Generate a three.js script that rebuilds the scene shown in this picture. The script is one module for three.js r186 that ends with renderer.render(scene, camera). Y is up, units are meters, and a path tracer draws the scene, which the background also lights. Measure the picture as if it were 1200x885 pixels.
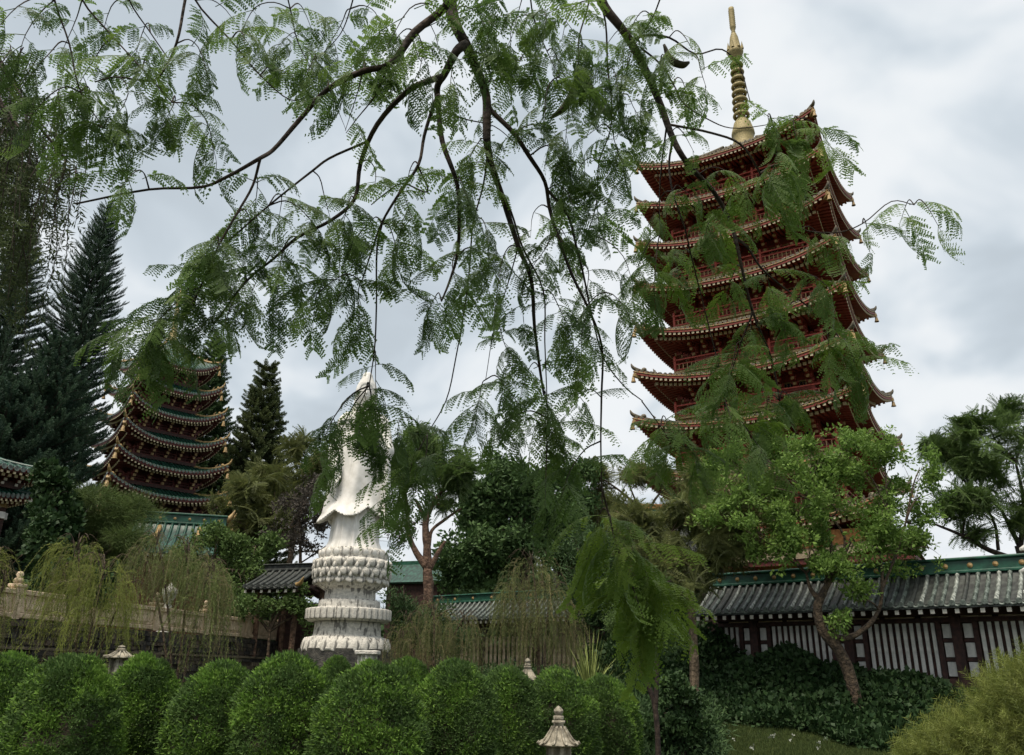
import * as THREE from 'three';
import { mergeGeometries, mergeVertices } from 'three/addons/utils/BufferGeometryUtils.js';
import { ImprovedNoise } from 'three/addons/math/ImprovedNoise.js';
import { RoundedBoxGeometry } from 'three/addons/geometries/RoundedBoxGeometry.js';
import { MarchingCubes } from 'three/addons/objects/MarchingCubes.js';

// ---------------------------------------------------------------- camera, sky, sun, exposure
const scene = new THREE.Scene();
const W = 1200, H = 885, FOCAL = 956.55, PITCH = 0.3469, ROLL = 0.0164, EYE = 1.6;
const camera = new THREE.PerspectiveCamera(2 * Math.atan(H / 2 / FOCAL) * 180 / Math.PI, W / H, 0.1, 6000);
camera.position.set(0, EYE, 0);
camera.rotation.order = 'YXZ';
camera.rotation.set(PITCH, 0, ROLL);
camera.updateMatrixWorld();

const renderer = new THREE.WebGLRenderer({ antialias: true });
renderer.toneMapping = THREE.LinearToneMapping;
renderer.toneMappingExposure = 3.0;
renderer.shadowMap.enabled = true;

const noise = new ImprovedNoise();
const fbm = (x, y, z, o = 5) => { let s = 0, a = 0.5, f = 1; for (let i = 0; i < o; i++) { s += a * noise.noise(x * f + 7.3 * i, y * f + 3.1 * i, z * f + 1.7 * i); a *= 0.5; f *= 2.03; } return s; };
const clamp = (x, a = 0, b = 1) => Math.min(b, Math.max(a, x));
const smooth = (a, b, x) => { const t = clamp((x - a) / (b - a)); return t * t * (3 - 2 * t); };
const lerp = (a, b, t) => a + (b - a) * t;

{ // overcast sky: a broken grey-white cloud deck, the same all the way round
  const w = 1536, h = 768, data = new Float32Array(w * h * 4);
  for (let j = 0; j < h; j++) {
    const el = ((j + 0.5) / h - 0.5) * Math.PI, sy = Math.sin(el), cy = Math.cos(el);
    for (let i = 0; i < w; i++) {
      const az = ((i + 0.5) / w - 0.5) * 2 * Math.PI, dx = Math.cos(az) * cy, dz = Math.sin(az) * cy;
      const k = 1 / (Math.max(sy, 0) + 0.28), px = dx * k, pz = dz * k;
      const wx = fbm(px * 0.9 + 4, 2.2, pz * 0.9, 3), wz = fbm(px * 0.9, 8.2, pz * 0.9 + 9, 3);
      const big = fbm(px * 1.2 + wx * 0.9, 0.3, pz * 1.2 + wz * 0.9 + 0.6, 4);
      const fine = fbm(px * 3.6 + wx * 2.2, 5.1, pz * 3.6 + wz * 2.2, 6);
      const d = clamp(0.58 + big * 1.05 + fine * 1.35);
      const lum = lerp(0.205, 0.302, smooth(0.10, 0.95, d));
      const cool = 1 - smooth(0.25, 0.95, d);
      const o = (j * w + i) * 4;
      data[o] = lum * lerp(0.965, 0.875, cool); data[o + 1] = lum * lerp(1.0, 0.985, cool); data[o + 2] = lum * lerp(1.03, 1.085, cool); data[o + 3] = 1;
    }
  }
  const t = new THREE.DataTexture(data, w, h, THREE.RGBAFormat, THREE.FloatType);
  t.mapping = THREE.EquirectangularReflectionMapping; t.magFilter = t.minFilter = THREE.LinearFilter; t.wrapS = THREE.RepeatWrapping; t.needsUpdate = true;
  scene.background = t; scene.environment = t;
}
const sun = new THREE.DirectionalLight(0xfff3e2, 1.5);
sun.position.set(-16, 70, 4); sun.target.position.set(0, 0, -20);
sun.castShadow = true; sun.shadow.radius = 62;
Object.assign(sun.shadow.camera, { left: -60, right: 60, top: 60, bottom: -60, near: 1, far: 220 });
sun.shadow.mapSize.set(2048, 2048);
scene.add(sun, sun.target);

// ---------------------------------------------------------------- helpers
const V = (x = 0, y = 0, z = 0) => new THREE.Vector3(x, y, z);
function rng(seed) { let a = seed >>> 0; return () => { a = (a + 0x6D2B79F5) | 0; let t = Math.imul(a ^ (a >>> 15), 1 | a); t = (t + Math.imul(t ^ (t >>> 7), 61 | t)) ^ t; return ((t ^ (t >>> 14)) >>> 0) / 4294967296; }; }
// direction of a photo pixel, cut where it is D metres in front of the eye
function at(px, py, D) { const d = V((px - W / 2) / FOCAL, -(py - H / 2) / FOCAL, -1).applyQuaternion(camera.quaternion); return d.multiplyScalar(D / -d.z).add(camera.position); }
const pxPerMetre = (p) => FOCAL / -p.clone().sub(camera.position).applyQuaternion(camera.quaternion.clone().invert()).z;

const used = {};
function numbered(name) { const n = used[name] = (used[name] ?? -1) + 1; return n ? `${name}_${String(n).padStart(3, '0')}` : name; }
function shade(o) { o.castShadow = true; o.receiveShadow = true; return o; }
function thing(name, label, category, pos = V(), turn = 0, group) {
  const g = new THREE.Group(); g.name = numbered(name); g.position.copy(pos); g.rotation.y = turn; g.userData = { label, category };
  if (group) g.userData.group = group;
  scene.add(g); return g;
}
function part(parent, name, geo, mat, kind) { const m = shade(new THREE.Mesh(geo, mat)); m.name = name; if (kind) m.userData.kind = kind; parent.add(m); return m; }
function sub(parent, name) { const g = new THREE.Group(); g.name = name; parent.add(g); return g; }
function relabel(o, label) { o.userData = { ...o.userData, label }; return o; }
function copyOf(o, pos, turn = 0, label) { const c = o.clone(); c.name = numbered(o.name.replace(/_\d{3}$/, '')); c.position.copy(pos); c.rotation.y = turn; c.userData = { ...o.userData }; if (label) c.userData.label = label; scene.add(c); return c; }

// uv in metres from position and the way a face points
function metreUV(g) {
  const p = g.attributes.position, n = g.attributes.normal, uv = new Float32Array(p.count * 2);
  for (let i = 0; i < p.count; i += 3) {
    const ax = Math.abs(n.getX(i) + n.getX(i + 1) + n.getX(i + 2)), ay = Math.abs(n.getY(i) + n.getY(i + 1) + n.getY(i + 2)), az = Math.abs(n.getZ(i) + n.getZ(i + 1) + n.getZ(i + 2));
    for (let k = i; k < i + 3 && k < p.count; k++) {
      const x = p.getX(k), y = p.getY(k), z = p.getZ(k);
      if (ay >= ax && ay >= az) { uv[2 * k] = x; uv[2 * k + 1] = z; } else if (ax > az) { uv[2 * k] = z; uv[2 * k + 1] = y; } else { uv[2 * k] = x; uv[2 * k + 1] = y; }
    }
  }
  g.setAttribute('uv', new THREE.BufferAttribute(uv, 2)); return g;
}
function raw(g) { let r = g.index ? g.toNonIndexed() : g.clone(); for (const k of Object.keys(r.attributes)) if (k !== 'position' && k !== 'normal') r.deleteAttribute(k); if (!r.attributes.normal) r.computeVertexNormals(); return r; }
function mg(list) { return metreUV(mergeGeometries(list.flat(9).map(raw))); }
const tf = (g, x = 0, y = 0, z = 0, rx = 0, ry = 0, rz = 0, s = 1) => g.clone().applyMatrix4(new THREE.Matrix4().compose(V(x, y, z), new THREE.Quaternion().setFromEuler(new THREE.Euler(rx, ry, rz, 'YXZ')), Array.isArray(s) ? V(...s) : V(s, s, s)));
const unitBox = new THREE.BoxGeometry(1, 1, 1);
const bx = (w, h, d, x = 0, y = 0, z = 0, ry = 0) => tf(unitBox, x, y, z, 0, ry, 0, [w, h, d]);
const rb = (w, h, d, r, x = 0, y = 0, z = 0) => tf(new RoundedBoxGeometry(w, h, d, 2, r), x, y, z);
const lathe = (pts, seg = 24) => new THREE.LatheGeometry(pts.map(([r, y]) => new THREE.Vector2(r, y)), seg);
const cyl = (r0, r1, h, x, y, z, seg = 10) => tf(new THREE.CylinderGeometry(r0, r1, h, seg), x, y, z);
const four = (list) => [0, 1, 2, 3].flatMap((k) => list.flat(9).map((g) => tf(g, 0, 0, 0, 0, k * Math.PI / 2)));
function bar(a, b, w, h) { // a beam from a to b
  const d = b.clone().sub(a), L = d.length(), m = new THREE.Matrix4().lookAt(V(), d, Math.abs(d.y) > 0.98 * L ? V(1, 0, 0) : V(0, 1, 0));
  return unitBox.clone().scale(w, h, L).applyMatrix4(m.setPosition(a.clone().add(b).multiplyScalar(0.5)));
}
function taper(pts, radii, sides = 6, perSeg = 4, wob = 0) { // a tapered tube through points
  const curve = new THREE.CatmullRomCurve3(pts, false, 'centripetal'), n = Math.max(1, (pts.length - 1) * perSeg), pos = [], idx = [];
  let nrm = V(0, 0, 1), prev = null;
  for (let i = 0; i <= n; i++) {
    const t = i / n, p = curve.getPoint(t), tg = curve.getTangent(t);
    if (!prev) { nrm = Math.abs(tg.y) > 0.9 ? V(1, 0, 0) : V(0, 1, 0); }
    nrm.sub(tg.clone().multiplyScalar(nrm.dot(tg))).normalize(); prev = tg;
    const bi = tg.clone().cross(nrm), f = t * (radii.length - 1), k = Math.min(radii.length - 2, Math.floor(f)), r = lerp(radii[k], radii[k + 1], f - k);
    for (let s = 0; s < sides; s++) {
      const a = s / sides * 2 * Math.PI, rr = r * (wob ? 1 + wob * noise.noise(p.x * 5 + Math.cos(a), p.y * 5, p.z * 5 + Math.sin(a)) : 1);
      pos.push(p.x + rr * (Math.cos(a) * nrm.x + Math.sin(a) * bi.x), p.y + rr * (Math.cos(a) * nrm.y + Math.sin(a) * bi.y), p.z + rr * (Math.cos(a) * nrm.z + Math.sin(a) * bi.z));
    }
  }
  for (let i = 0; i < n; i++) for (let s = 0; s < sides; s++) { const a = i * sides + s, b = i * sides + (s + 1) % sides, c = a + sides, d = b + sides; idx.push(a, b, c, b, d, c); }
  for (const [o, fl] of [[0, 1], [n * sides, 0]]) for (let s = 1; s < sides - 1; s++) fl ? idx.push(o, o + s + 1, o + s) : idx.push(o, o + s, o + s + 1);
  const g = new THREE.BufferGeometry(); g.setAttribute('position', new THREE.Float32BufferAttribute(pos, 3)); g.setIndex(idx); g.computeVertexNormals(); return g;
}
function gridGeo(nu, nv, f) { // surface f(u, v) -> Vector3
  const pos = [], idx = [];
  for (let j = 0; j <= nv; j++) for (let i = 0; i <= nu; i++) { const p = f(i / nu, j / nv); pos.push(p.x, p.y, p.z); }
  for (let j = 0; j < nv; j++) for (let i = 0; i < nu; i++) { const a = j * (nu + 1) + i; idx.push(a, a + 1, a + nu + 1, a + 1, a + nu + 2, a + nu + 1); }
  const g = new THREE.BufferGeometry(); g.setAttribute('position', new THREE.Float32BufferAttribute(pos, 3)); g.setIndex(idx); g.computeVertexNormals(); return g;
}
function instances(parent, name, geo, mat, list, kind = 'stuff') { // list of [Vector3, Quaternion, scale, Color]
  const m = new THREE.InstancedMesh(geo, mat, list.length), M = new THREE.Matrix4(), s = V();
  list.forEach(([p, q, k, c], i) => { k.isVector3 ? s.copy(k) : s.set(k, k, k); m.setMatrixAt(i, M.compose(p, q, s)); if (c) m.setColorAt(i, c); });
  m.name = name; m.userData.kind = kind; shade(m); parent.add(m); return m;
}

// ---------------------------------------------------------------- procedural textures and materials
function tex(size, f, srgb = true, rep = 1) {
  const d = new Uint8Array(size * size * 4);
  for (let j = 0; j < size; j++) for (let i = 0; i < size; i++) { const c = f(i / size, j / size), o = (j * size + i) * 4; for (let k = 0; k < 3; k++) d[o + k] = clamp(c[k]) * 255; d[o + 3] = 255; }
  const t = new THREE.DataTexture(d, size, size); t.wrapS = t.wrapT = THREE.RepeatWrapping; t.magFilter = THREE.LinearFilter; t.minFilter = THREE.LinearMipmapLinearFilter; t.generateMipmaps = true;
  t.repeat.set(rep, rep); if (srgb) t.colorSpace = THREE.SRGBColorSpace; t.needsUpdate = true; return t;
}
// tileable gradient noise on the unit square, f cells a side
const ph = (x, y, s) => { let h = Math.imul(x, 374761393) ^ Math.imul(y, 668265263) ^ Math.imul(s, 2246822519); h = Math.imul(h ^ (h >>> 13), 1274126177); return ((h ^ (h >>> 16)) >>> 0) / 4294967296 * 6.2831853; };
function pn(x, y, P, s, Py = P) {
  const xi = Math.floor(x), yi = Math.floor(y), fx = x - xi, fy = y - yi, u = fx * fx * fx * (fx * (fx * 6 - 15) + 10), v = fy * fy * fy * (fy * (fy * 6 - 15) + 10);
  const g = (a, b) => { const h = ph((xi + a) % P, (yi + b) % Py, s); return Math.cos(h) * (fx - a) + Math.sin(h) * (fy - b); };
  return lerp(lerp(g(0, 0), g(1, 0), u), lerp(g(0, 1), g(1, 1), u), v) * 1.4;
}
const tn = (u, v, f, o = 4, s = 0, fy = f) => { let t = 0, a = 0.5, P = f, Q = fy; for (let i = 0; i < o; i++) { t += a * pn(u * P, v * Q, P, s * 17 + i, Q); a *= 0.5; P *= 2; Q *= 2; } return t; };
const mottled = (lo, hi, f = 8, s = 0, contrast = 1.4) => tex(256, (u, v) => { const t = clamp(0.5 + contrast * tn(u, v, f, 5, s)); return lo.map((c, i) => lerp(c, hi[i], t)); });
const bumpFine = tex(256, (u, v) => { const t = 0.5 + 0.9 * tn(u, v, 40, 4, 3); return [t, t, t]; }, false);
const bumpBark = tex(256, (u, v) => { const t = clamp(0.5 + 1.1 * tn(u * 1, v, 14, 4, 1) + 0.4 * tn(u, v, 60, 2, 5)); return [t, t, t]; }, false);
const mat = (color, o = {}) => new THREE.MeshStandardMaterial({ color, roughness: 0.8, ...o });
const lin = (r, g, b) => new THREE.Color().setRGB(r, g, b);
const stained = tex(512, (u, v) => { // white stone with dark lichen and rain grime
  const a = clamp(0.5 + 1.3 * tn(u, v, 6, 5, 2)), blot = smooth(0.66, 0.86, 0.5 + 1.2 * tn(u, v, 14, 5, 9, 3)), fine = 0.5 + tn(u, v, 50, 3, 4);
  const c = lerp(0.80, 0.90, a) * lerp(0.94, 1, fine); const k = blot * 0.4; return [c * (1 - k), c * 0.985 * (1 - k), c * 0.95 * (1 - k * 1.03)];
}, true, 0.5);
const grimy = tex(512, (u, v) => {
  const blot = smooth(0.56, 0.78, 0.5 + 0.75 * tn(u, v, 22, 4, 12, 4) + 0.6 * tn(u, v, 5, 4, 2)), a = clamp(0.5 + 1.2 * tn(u, v, 30, 4, 6)); const c = lerp(0.70, 0.86, a), k = blot * 0.42;
  return [c * (1 - k), c * 0.98 * (1 - k), c * 0.93 * (1 - k)];
}, true, 0.55);
const M = {
  statue: mat(0xffffff, { map: stained, roughness: 0.62, bumpMap: bumpFine, bumpScale: 0.004 }),
  robe: mat(0xffffff, { map: mottled([0.80, 0.79, 0.76], [0.90, 0.89, 0.87], 5, 87, 1.2), roughness: 0.6, bumpMap: bumpFine, bumpScale: 0.003 }),
  grimyStone: mat(0xffffff, { map: grimy, roughness: 0.8, bumpMap: bumpFine, bumpScale: 0.01 }),
  darkPlinth: mat(0xffffff, { map: mottled([0.16, 0.16, 0.15], [0.34, 0.33, 0.30], 9, 4), bumpMap: bumpFine, bumpScale: 0.02 }),
  lantern: mat(0xffffff, { map: mottled([0.40, 0.38, 0.33], [0.68, 0.65, 0.58], 10, 7, 1.8), roughness: 0.9, bumpMap: bumpFine, bumpScale: 0.008 }),
  bark: mat(0xffffff, { map: mottled([0.20, 0.165, 0.13], [0.40, 0.34, 0.27], 10, 3), roughness: 0.95, bumpMap: bumpBark, bumpScale: 0.03 }),
  barkPale: mat(0xffffff, { map: mottled([0.34, 0.29, 0.23], [0.56, 0.49, 0.40], 8, 5), roughness: 0.95, bumpMap: bumpBark, bumpScale: 0.03 }),
  barkDark: mat(0xffffff, { map: mottled([0.13, 0.10, 0.085], [0.27, 0.22, 0.18], 10, 8), roughness: 0.9, bumpMap: bumpBark, bumpScale: 0.01 }),
  barkRed: mat(0xffffff, { map: mottled([0.29, 0.22, 0.18], [0.50, 0.40, 0.33], 8, 11), roughness: 0.95, bumpMap: bumpBark, bumpScale: 0.03 }),
  gold: mat(0xffffff, { map: mottled([0.46, 0.42, 0.27], [0.64, 0.58, 0.40], 8, 15), metalness: 0.15, roughness: 0.65 }),
  goldPaint: mat(0xffffff, { map: mottled([0.50, 0.40, 0.24], [0.70, 0.59, 0.39], 8, 21), roughness: 0.5, bumpMap: bumpFine, bumpScale: 0.01 }),
  redPaint: mat(0xffffff, { map: mottled([0.45, 0.17, 0.125], [0.60, 0.25, 0.185], 6, 13), roughness: 0.6 }),
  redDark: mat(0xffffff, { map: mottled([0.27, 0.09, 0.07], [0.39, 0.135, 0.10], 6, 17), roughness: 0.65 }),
  redBright: mat(0xffffff, { map: mottled([0.54, 0.19, 0.14], [0.67, 0.28, 0.20], 6, 19), roughness: 0.6 }),
  ochre: mat(0xffffff, { map: mottled([0.52, 0.35, 0.18], [0.68, 0.48, 0.27], 5, 23), roughness: 0.8 }),
  timber: mat(0xffffff, { map: mottled([0.17, 0.10, 0.085], [0.29, 0.18, 0.15], 9, 29), roughness: 0.75 }),
  plaster: mat(0xffffff, { map: mottled([0.74, 0.74, 0.72], [0.90, 0.89, 0.86], 5, 31), roughness: 0.9 }),
  cream: mat(0xffffff, { map: mottled([0.66, 0.58, 0.48], [0.84, 0.76, 0.65], 6, 37), roughness: 0.85, bumpMap: bumpFine, bumpScale: 0.01 }),
  tileGreen: mat(0xffffff, { map: mottled([0.07, 0.17, 0.14], [0.17, 0.34, 0.28], 7, 41, 1.7), roughness: 0.38 }),
  tileRidge: mat(0xffffff, { map: mottled([0.07, 0.22, 0.17], [0.15, 0.36, 0.28], 5, 43), roughness: 0.45 }),
  tileGrey: mat(0xffffff, { map: mottled([0.20, 0.23, 0.21], [0.44, 0.48, 0.45], 9, 47, 1.8), roughness: 0.45 }),
  tileDark: mat(0xffffff, { map: mottled([0.10, 0.11, 0.105], [0.24, 0.26, 0.24], 9, 53, 1.6), roughness: 0.6 }),
  tileWorn: mat(0xffffff, { map: mottled([0.26, 0.24, 0.19], [0.46, 0.42, 0.33], 9, 59, 1.6), roughness: 0.6 }),
  tipPale: mat(lin(0.62, 0.52, 0.34), { roughness: 0.6 }),
  tipWhite: mat(lin(0.62, 0.58, 0.50), { roughness: 0.6 }),
  paneDark: mat(lin(0.02, 0.025, 0.03), { roughness: 0.15 }),
  slate: [0, 1, 2, 3].map((k) => mat(0xffffff, { map: mottled([[0.16, 0.15, 0.13], [0.23, 0.20, 0.17], [0.13, 0.125, 0.12], [0.30, 0.27, 0.22]][k], [[0.31, 0.29, 0.25], [0.40, 0.36, 0.30], [0.26, 0.25, 0.23], [0.47, 0.43, 0.35]][k], 10, 61 + k), roughness: 0.9, bumpMap: bumpFine, bumpScale: 0.02 })),
  ground: mat(0xffffff, { map: mottled([0.13, 0.15, 0.06], [0.30, 0.31, 0.15], 12, 71, 1.6), roughness: 1, bumpMap: bumpFine, bumpScale: 0.03 }),
  pod: mat(lin(0.055, 0.045, 0.028), { roughness: 0.7 }),
};
const leafMat = (trans = 0.35, rough = 0.75) => { const m = new THREE.MeshPhysicalMaterial({ color: 0xffffff, roughness: rough, transmission: trans, thickness: 0, side: THREE.DoubleSide, specularIntensity: 0.35 }); return m; };
M.leaf = leafMat(0.3, 0.8);
M.leafSoft = leafMat(0.42, 0.9);
M.leafGloss = leafMat(0.22, 0.55);
const tint = (r, lo, hi) => { const t = r(), k = 0.85 + 0.3 * r(); return new THREE.Color().setRGB(lerp(lo[0], hi[0], t) * k, lerp(lo[1], hi[1], t) * k, lerp(lo[2], hi[2], t) * k); };

// ---------------------------------------------------------------- the lie of the land
const wallA = at(27, 779, 17.5), wallB = at(338, 784, 29);            // foot line of the stone terrace wall
const wallDir = V(wallB.x - wallA.x, 0, wallB.z - wallA.z).normalize(), wallOut = V(-wallDir.z, 0, wallDir.x); // towards the garden
const TERRACE = 2.45;
function groundY(x, z) {
  const D = -z;
  let y = 1.35 * smooth(13.5, 25, D) + 0.04 * fbm(x * 0.4, 0, z * 0.4, 3);
  const s = (x - wallA.x) * wallOut.x + (z - wallA.z) * wallOut.z;    // <0 behind the terrace wall
  const along = (x - wallA.x) * wallDir.x + (z - wallA.z) * wallDir.z;
  const behind = smooth(-0.25, -0.6, s) * smooth(17.5, 16, along) ;
  return lerp(y, TERRACE, behind) ;
}
{
  const xs = [], zs = [];
  for (let x = -60; x <= 60; x += 0.5) xs.push(x);
  for (let z = -95; z <= 20; z += 0.5) zs.push(z);
  for (const e of [90, 160, 300, 700, 2500]) { xs.push(e); xs.unshift(-e); zs.push(e); zs.unshift(-95 - e); }
  const pos = [], uv = [], idx = [];
  for (const z of zs) for (const x of xs) { pos.push(x, groundY(x, z), z); uv.push(x * 0.35, z * 0.35); }
  const n = xs.length;
  for (let j = 0; j < zs.length - 1; j++) for (let i = 0; i < n - 1; i++) { const a = j * n + i; idx.push(a, a + n, a + 1, a + 1, a + n, a + n + 1); }
  const g = new THREE.BufferGeometry(); g.setAttribute('position', new THREE.Float32BufferAttribute(pos, 3)); g.setAttribute('uv', new THREE.Float32BufferAttribute(uv, 2)); g.setIndex(idx); g.computeVertexNormals();
  const m = new THREE.Mesh(g, M.ground); m.name = 'ground'; m.userData = { kind: 'structure' }; m.receiveShadow = true; scene.add(m);
}
// ---------------------------------------------------------------- towers
function tower(t, o) { // o: R (corner radius of the reference roof), ratio, storey, rise, hi, drop, n rafters, mats
  const A = o.R / Math.SQRT2, B = A * o.ratio, rise = o.rise, hi = o.hi, th = o.th, drop = o.storey - hi, k0 = o.k;
  const half = (s, u) => lerp(B, A - o.bow * (1 - u * u), s);
  const lift = (s, u) => rise * Math.pow(Math.abs(u), 2.7) * Math.pow(s, 1.6);
  const top = (u, s, inner = B, h = hi) => { const w = lerp(inner, A - o.bow * (1 - u * u), s); return V(u * w, h * Math.pow(Math.max(0, 1 - s), 1.45) + lift(s, u), w); };
  const under = (u, s) => { const w = half(s, u); return V(u * w, -th + (1 - s) * o.soffitUp + lift(s, u), w); };
  const G = {};
  const U = (u) => u * 2 - 1;
  const roofSkin = (inner, h) => {
    const one = [gridGeo(24, 8, (u, v) => top(-U(u), v, inner, h))];
    const n = Math.round(2 * A / o.rib);
    for (let i = 0; i <= n; i++) {
      const x = (i / n * 2 - 1) * A * 0.985, pts = [];
      for (let j = 0; j <= 5; j++) { const s = lerp(Math.max(0.02, (Math.abs(x) - inner) / (A - inner) + 0.02), 1.012, j / 5), w = lerp(inner, A, s), u = clamp(x / w, -1, 1), p = top(u, s, inner, h); pts.push(V(x, p.y + o.ribR * 0.5, p.z)); }
      if (pts[0].z < A * 0.97) one.push(taper(pts, [o.ribR, o.ribR], 5, 1));
    }
    return mg(four(one));
  };
  G.roof = roofSkin(B * 0.98, hi);
  G.roofTop = roofSkin(0.16 * A, o.hiTop);
  G.soffit = mg(four([gridGeo(24, 4, (u, v) => under(U(u), v))]));
  const edge = (y0, y1, out) => gridGeo(30, 1, (u, v) => { const p = top(-U(u), 1); return V(p.x * (1 + out / A), p.y + lerp(y0, y1, v), p.z + out); });
  G.fascia = mg(four([edge(-th * 0.55, 0.0, 0), edge(-th, -th * 0.55, 0.035)]));
  G.gild = mg(four([-th * 0.42].map((y) => taper([...Array(13)].map((_, i) => { const u = i / 6 - 1, p = top(u, 1); return V(p.x * (1 + 0.05 / A), p.y + y, p.z + 0.05); }), [o.gild, o.gild], 5, 1))));
  const rf = [], tips = [], dots = [];
  const n = Math.round(2 * A / o.raft);
  for (let i = 0; i <= n; i++) {
    const x = (i / n * 2 - 1) * A * 0.97;
    for (const [e, w, dy] of [[0.985, o.raftW, 0], [0.68, o.raftW * 1.25, -o.raftW * 1.5]]) {
      const s0 = Math.max(0.0, (Math.abs(x) - B) / (A - B)); if (s0 > e - 0.06) continue;
      const f = (s) => { const hw = lerp(B, A, s), p = under(clamp(x / hw, -1, 1), s); return V(x, p.y - w * 0.55 + dy, p.z); };
      const a = f(s0), m = f(lerp(s0, e, 0.55)), b = f(e);
      rf.push(bar(a, m, w, w), bar(m, b, w, w));
      tips.push(bx(w * 1.15, w * 1.15, 0.03, b.x, b.y, b.z + 0.01));
    }
    const p = top(clamp(x / A, -1, 1), 1); dots.push(tf(new THREE.CylinderGeometry(o.ribR * 1.5, o.ribR * 1.5, 0.05, 8), x, p.y - 0.02, p.z + 0.05, Math.PI / 2));
  }
  G.rafters = mg(four(rf)); G.tips = mg(four(tips)); G.dots = mg(four(dots));
  const br = [], ends = [], cols = [];
  const nb = o.brackets;
  for (let i = 0; i <= nb; i++) {
    const x = (i / nb * 2 - 1) * B * 0.96;
    for (let j = 0; j < 3; j++) {
      const z = B + (A - B) * (0.06 + 0.15 * j), y = -th + o.soffitUp * 0.2 - o.bh * (2.6 - j * 0.85);
      br.push(bx(o.bw * (1.1 + 0.5 * (2 - j) * 0.4), o.bh * 0.55, o.bh * 1.4, x, y, z), bx(o.bw * (2.6 - j * 0.5), o.bh * 0.4, o.bh * 0.45, x, y + o.bh * 0.45, z + o.bh * 0.3));
      ends.push(bx(o.bw * 0.95, o.bh * 0.7, o.bh * 0.35, x, y - o.bh * 0.02, z + o.bh * 0.9));
    }
  }
  G.brackets = mg(four(br)); G.ends = mg(four(ends));
  const wallTop = -th + o.soffitUp * 0.75, wallLow = -drop - 0.05;
  G.wall = mg([bx(B * 1.9, wallTop - wallLow, B * 1.9, 0, (wallTop + wallLow) / 2, 0)]);
  for (let i = 0; i < 4; i++) { const x = [-1, -0.42, 0.42, 1][i] * B * 0.95; if (i < 3) cols.push(cyl(o.colR, o.colR, wallTop - wallLow, x, (wallTop + wallLow) / 2, B * 0.95, 10)); }
  G.columns = mg(four([cols, bx(B * 1.94, o.bh * 0.8, o.colR * 1.6, 0, -th - o.bh * 2.9, B * 0.955), bx(B * 1.94, o.bh * 0.5, o.colR * 1.5, 0, wallLow + drop * 0.42, B * 0.955)]));
  const ww = B * 0.36, wh = drop * 0.3, frame = [], pane = [];
  frame.push(bx(ww + 0.16, 0.09, 0.1, 0, wh / 2, 0.05), bx(ww + 0.16, 0.09, 0.1, 0, -wh / 2, 0.05), bx(0.09, wh, 0.1, -ww / 2, 0, 0.05), bx(0.09, wh, 0.1, ww / 2, 0, 0.05));
  for (let i = 1; i < 7; i++) frame.push(bx(0.035, wh, 0.05, (i / 7 - 0.5) * ww, 0, 0.045));
  frame.push(bx(ww, 0.035, 0.045, 0, 0, 0.046));
  G.frame = mg(frame); G.pane = mg([bx(ww, wh, 0.03, 0, 0, 0.015)]);
  G.doorLeaf = mg([bx(B * 0.3, drop * 0.62, 0.06, 0, 0, 0.03), bx(B * 0.22, drop * 0.2, 0.03, 0, drop * 0.15, 0.07), bx(B * 0.22, drop * 0.16, 0.03, 0, -drop * 0.17, 0.07)]);
  const bal = B + (A - B) * o.bal, rail = [], panel = [], posts = [];
  G.floor = mg([bx(bal * 2 + 0.16, 0.16, bal * 2 + 0.16, 0, wallLow + 0.12, 0), bx(bal * 2 - 0.2, 0.2, bal * 2 - 0.2, 0, wallLow - 0.06, 0)]);
  const ry = wallLow + 0.2, rh = drop * 0.36;
  rail.push(bar(V(-bal - 0.12, ry + rh, bal), V(bal + 0.12, ry + rh, bal), o.railW, o.railW), bar(V(-bal, ry + rh * 0.62, bal), V(bal, ry + rh * 0.62, bal), o.railW * 0.7, o.railW * 0.7), bar(V(-bal, ry + rh * 0.12, bal), V(bal, ry + rh * 0.12, bal), o.railW, o.railW));
  const np = Math.round(bal * 2 / o.baluster);
  for (let i = 0; i <= np; i++) panel.push(bx(o.railW * 0.55, rh * 0.52, o.railW * 0.55, (i / np * 2 - 1) * bal, ry + rh * 0.36, bal));
  for (const u of [-1, -0.33, 0.33]) posts.push(bx(o.railW * 1.5, rh * 1.18, o.railW * 1.5, u * bal, ry + rh * 0.59, bal), tf(new THREE.SphereGeometry(o.railW * 0.95, 8, 6), u * bal, ry + rh * 1.25, bal, 0, 0, 0, [1, 1.5, 1]));
  G.rail = mg(four(rail)); G.balusters = mg(four(panel)); G.posts = mg(four(posts));
  const hipPts = (inner, h) => [...Array(7)].map((_, j) => { const s = lerp(0.05, 1.0, j / 6), p = top(1, s, inner, h); return V(p.x, p.y + o.ribR * 1.2, p.z); });
  const hip = (inner, h) => { const p = hipPts(inner, h), e = p[6], q = p[5], d = e.clone().sub(q).normalize(); p.push(e.clone().add(d.clone().multiplyScalar(o.horn * 0.5)).add(V(0, o.horn * 0.35, 0)), e.clone().add(d.multiplyScalar(o.horn * 0.75)).add(V(0, o.horn * 1.0, 0))); return mg([taper(p, [o.hip, o.hip, o.hip, o.hip, o.hip, o.hip, o.hip, o.hip * 0.75, o.hip * 0.25], 6, 2, 0.1), tf(new THREE.SphereGeometry(o.hip * 1.3, 8, 6), ...p[5].clone().add(V(0, o.hip, 0)).toArray()), tf(new THREE.ConeGeometry(o.hip * 0.8, o.horn * 0.9, 6), ...p[4].clone().add(V(0, o.hip * 2.2, 0)).toArray(), 0.5, Math.PI / 4)]); };
  G.hip = hip(B * 0.98, hi); G.hipTop = hip(0.16 * A, o.hiTop);
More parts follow.
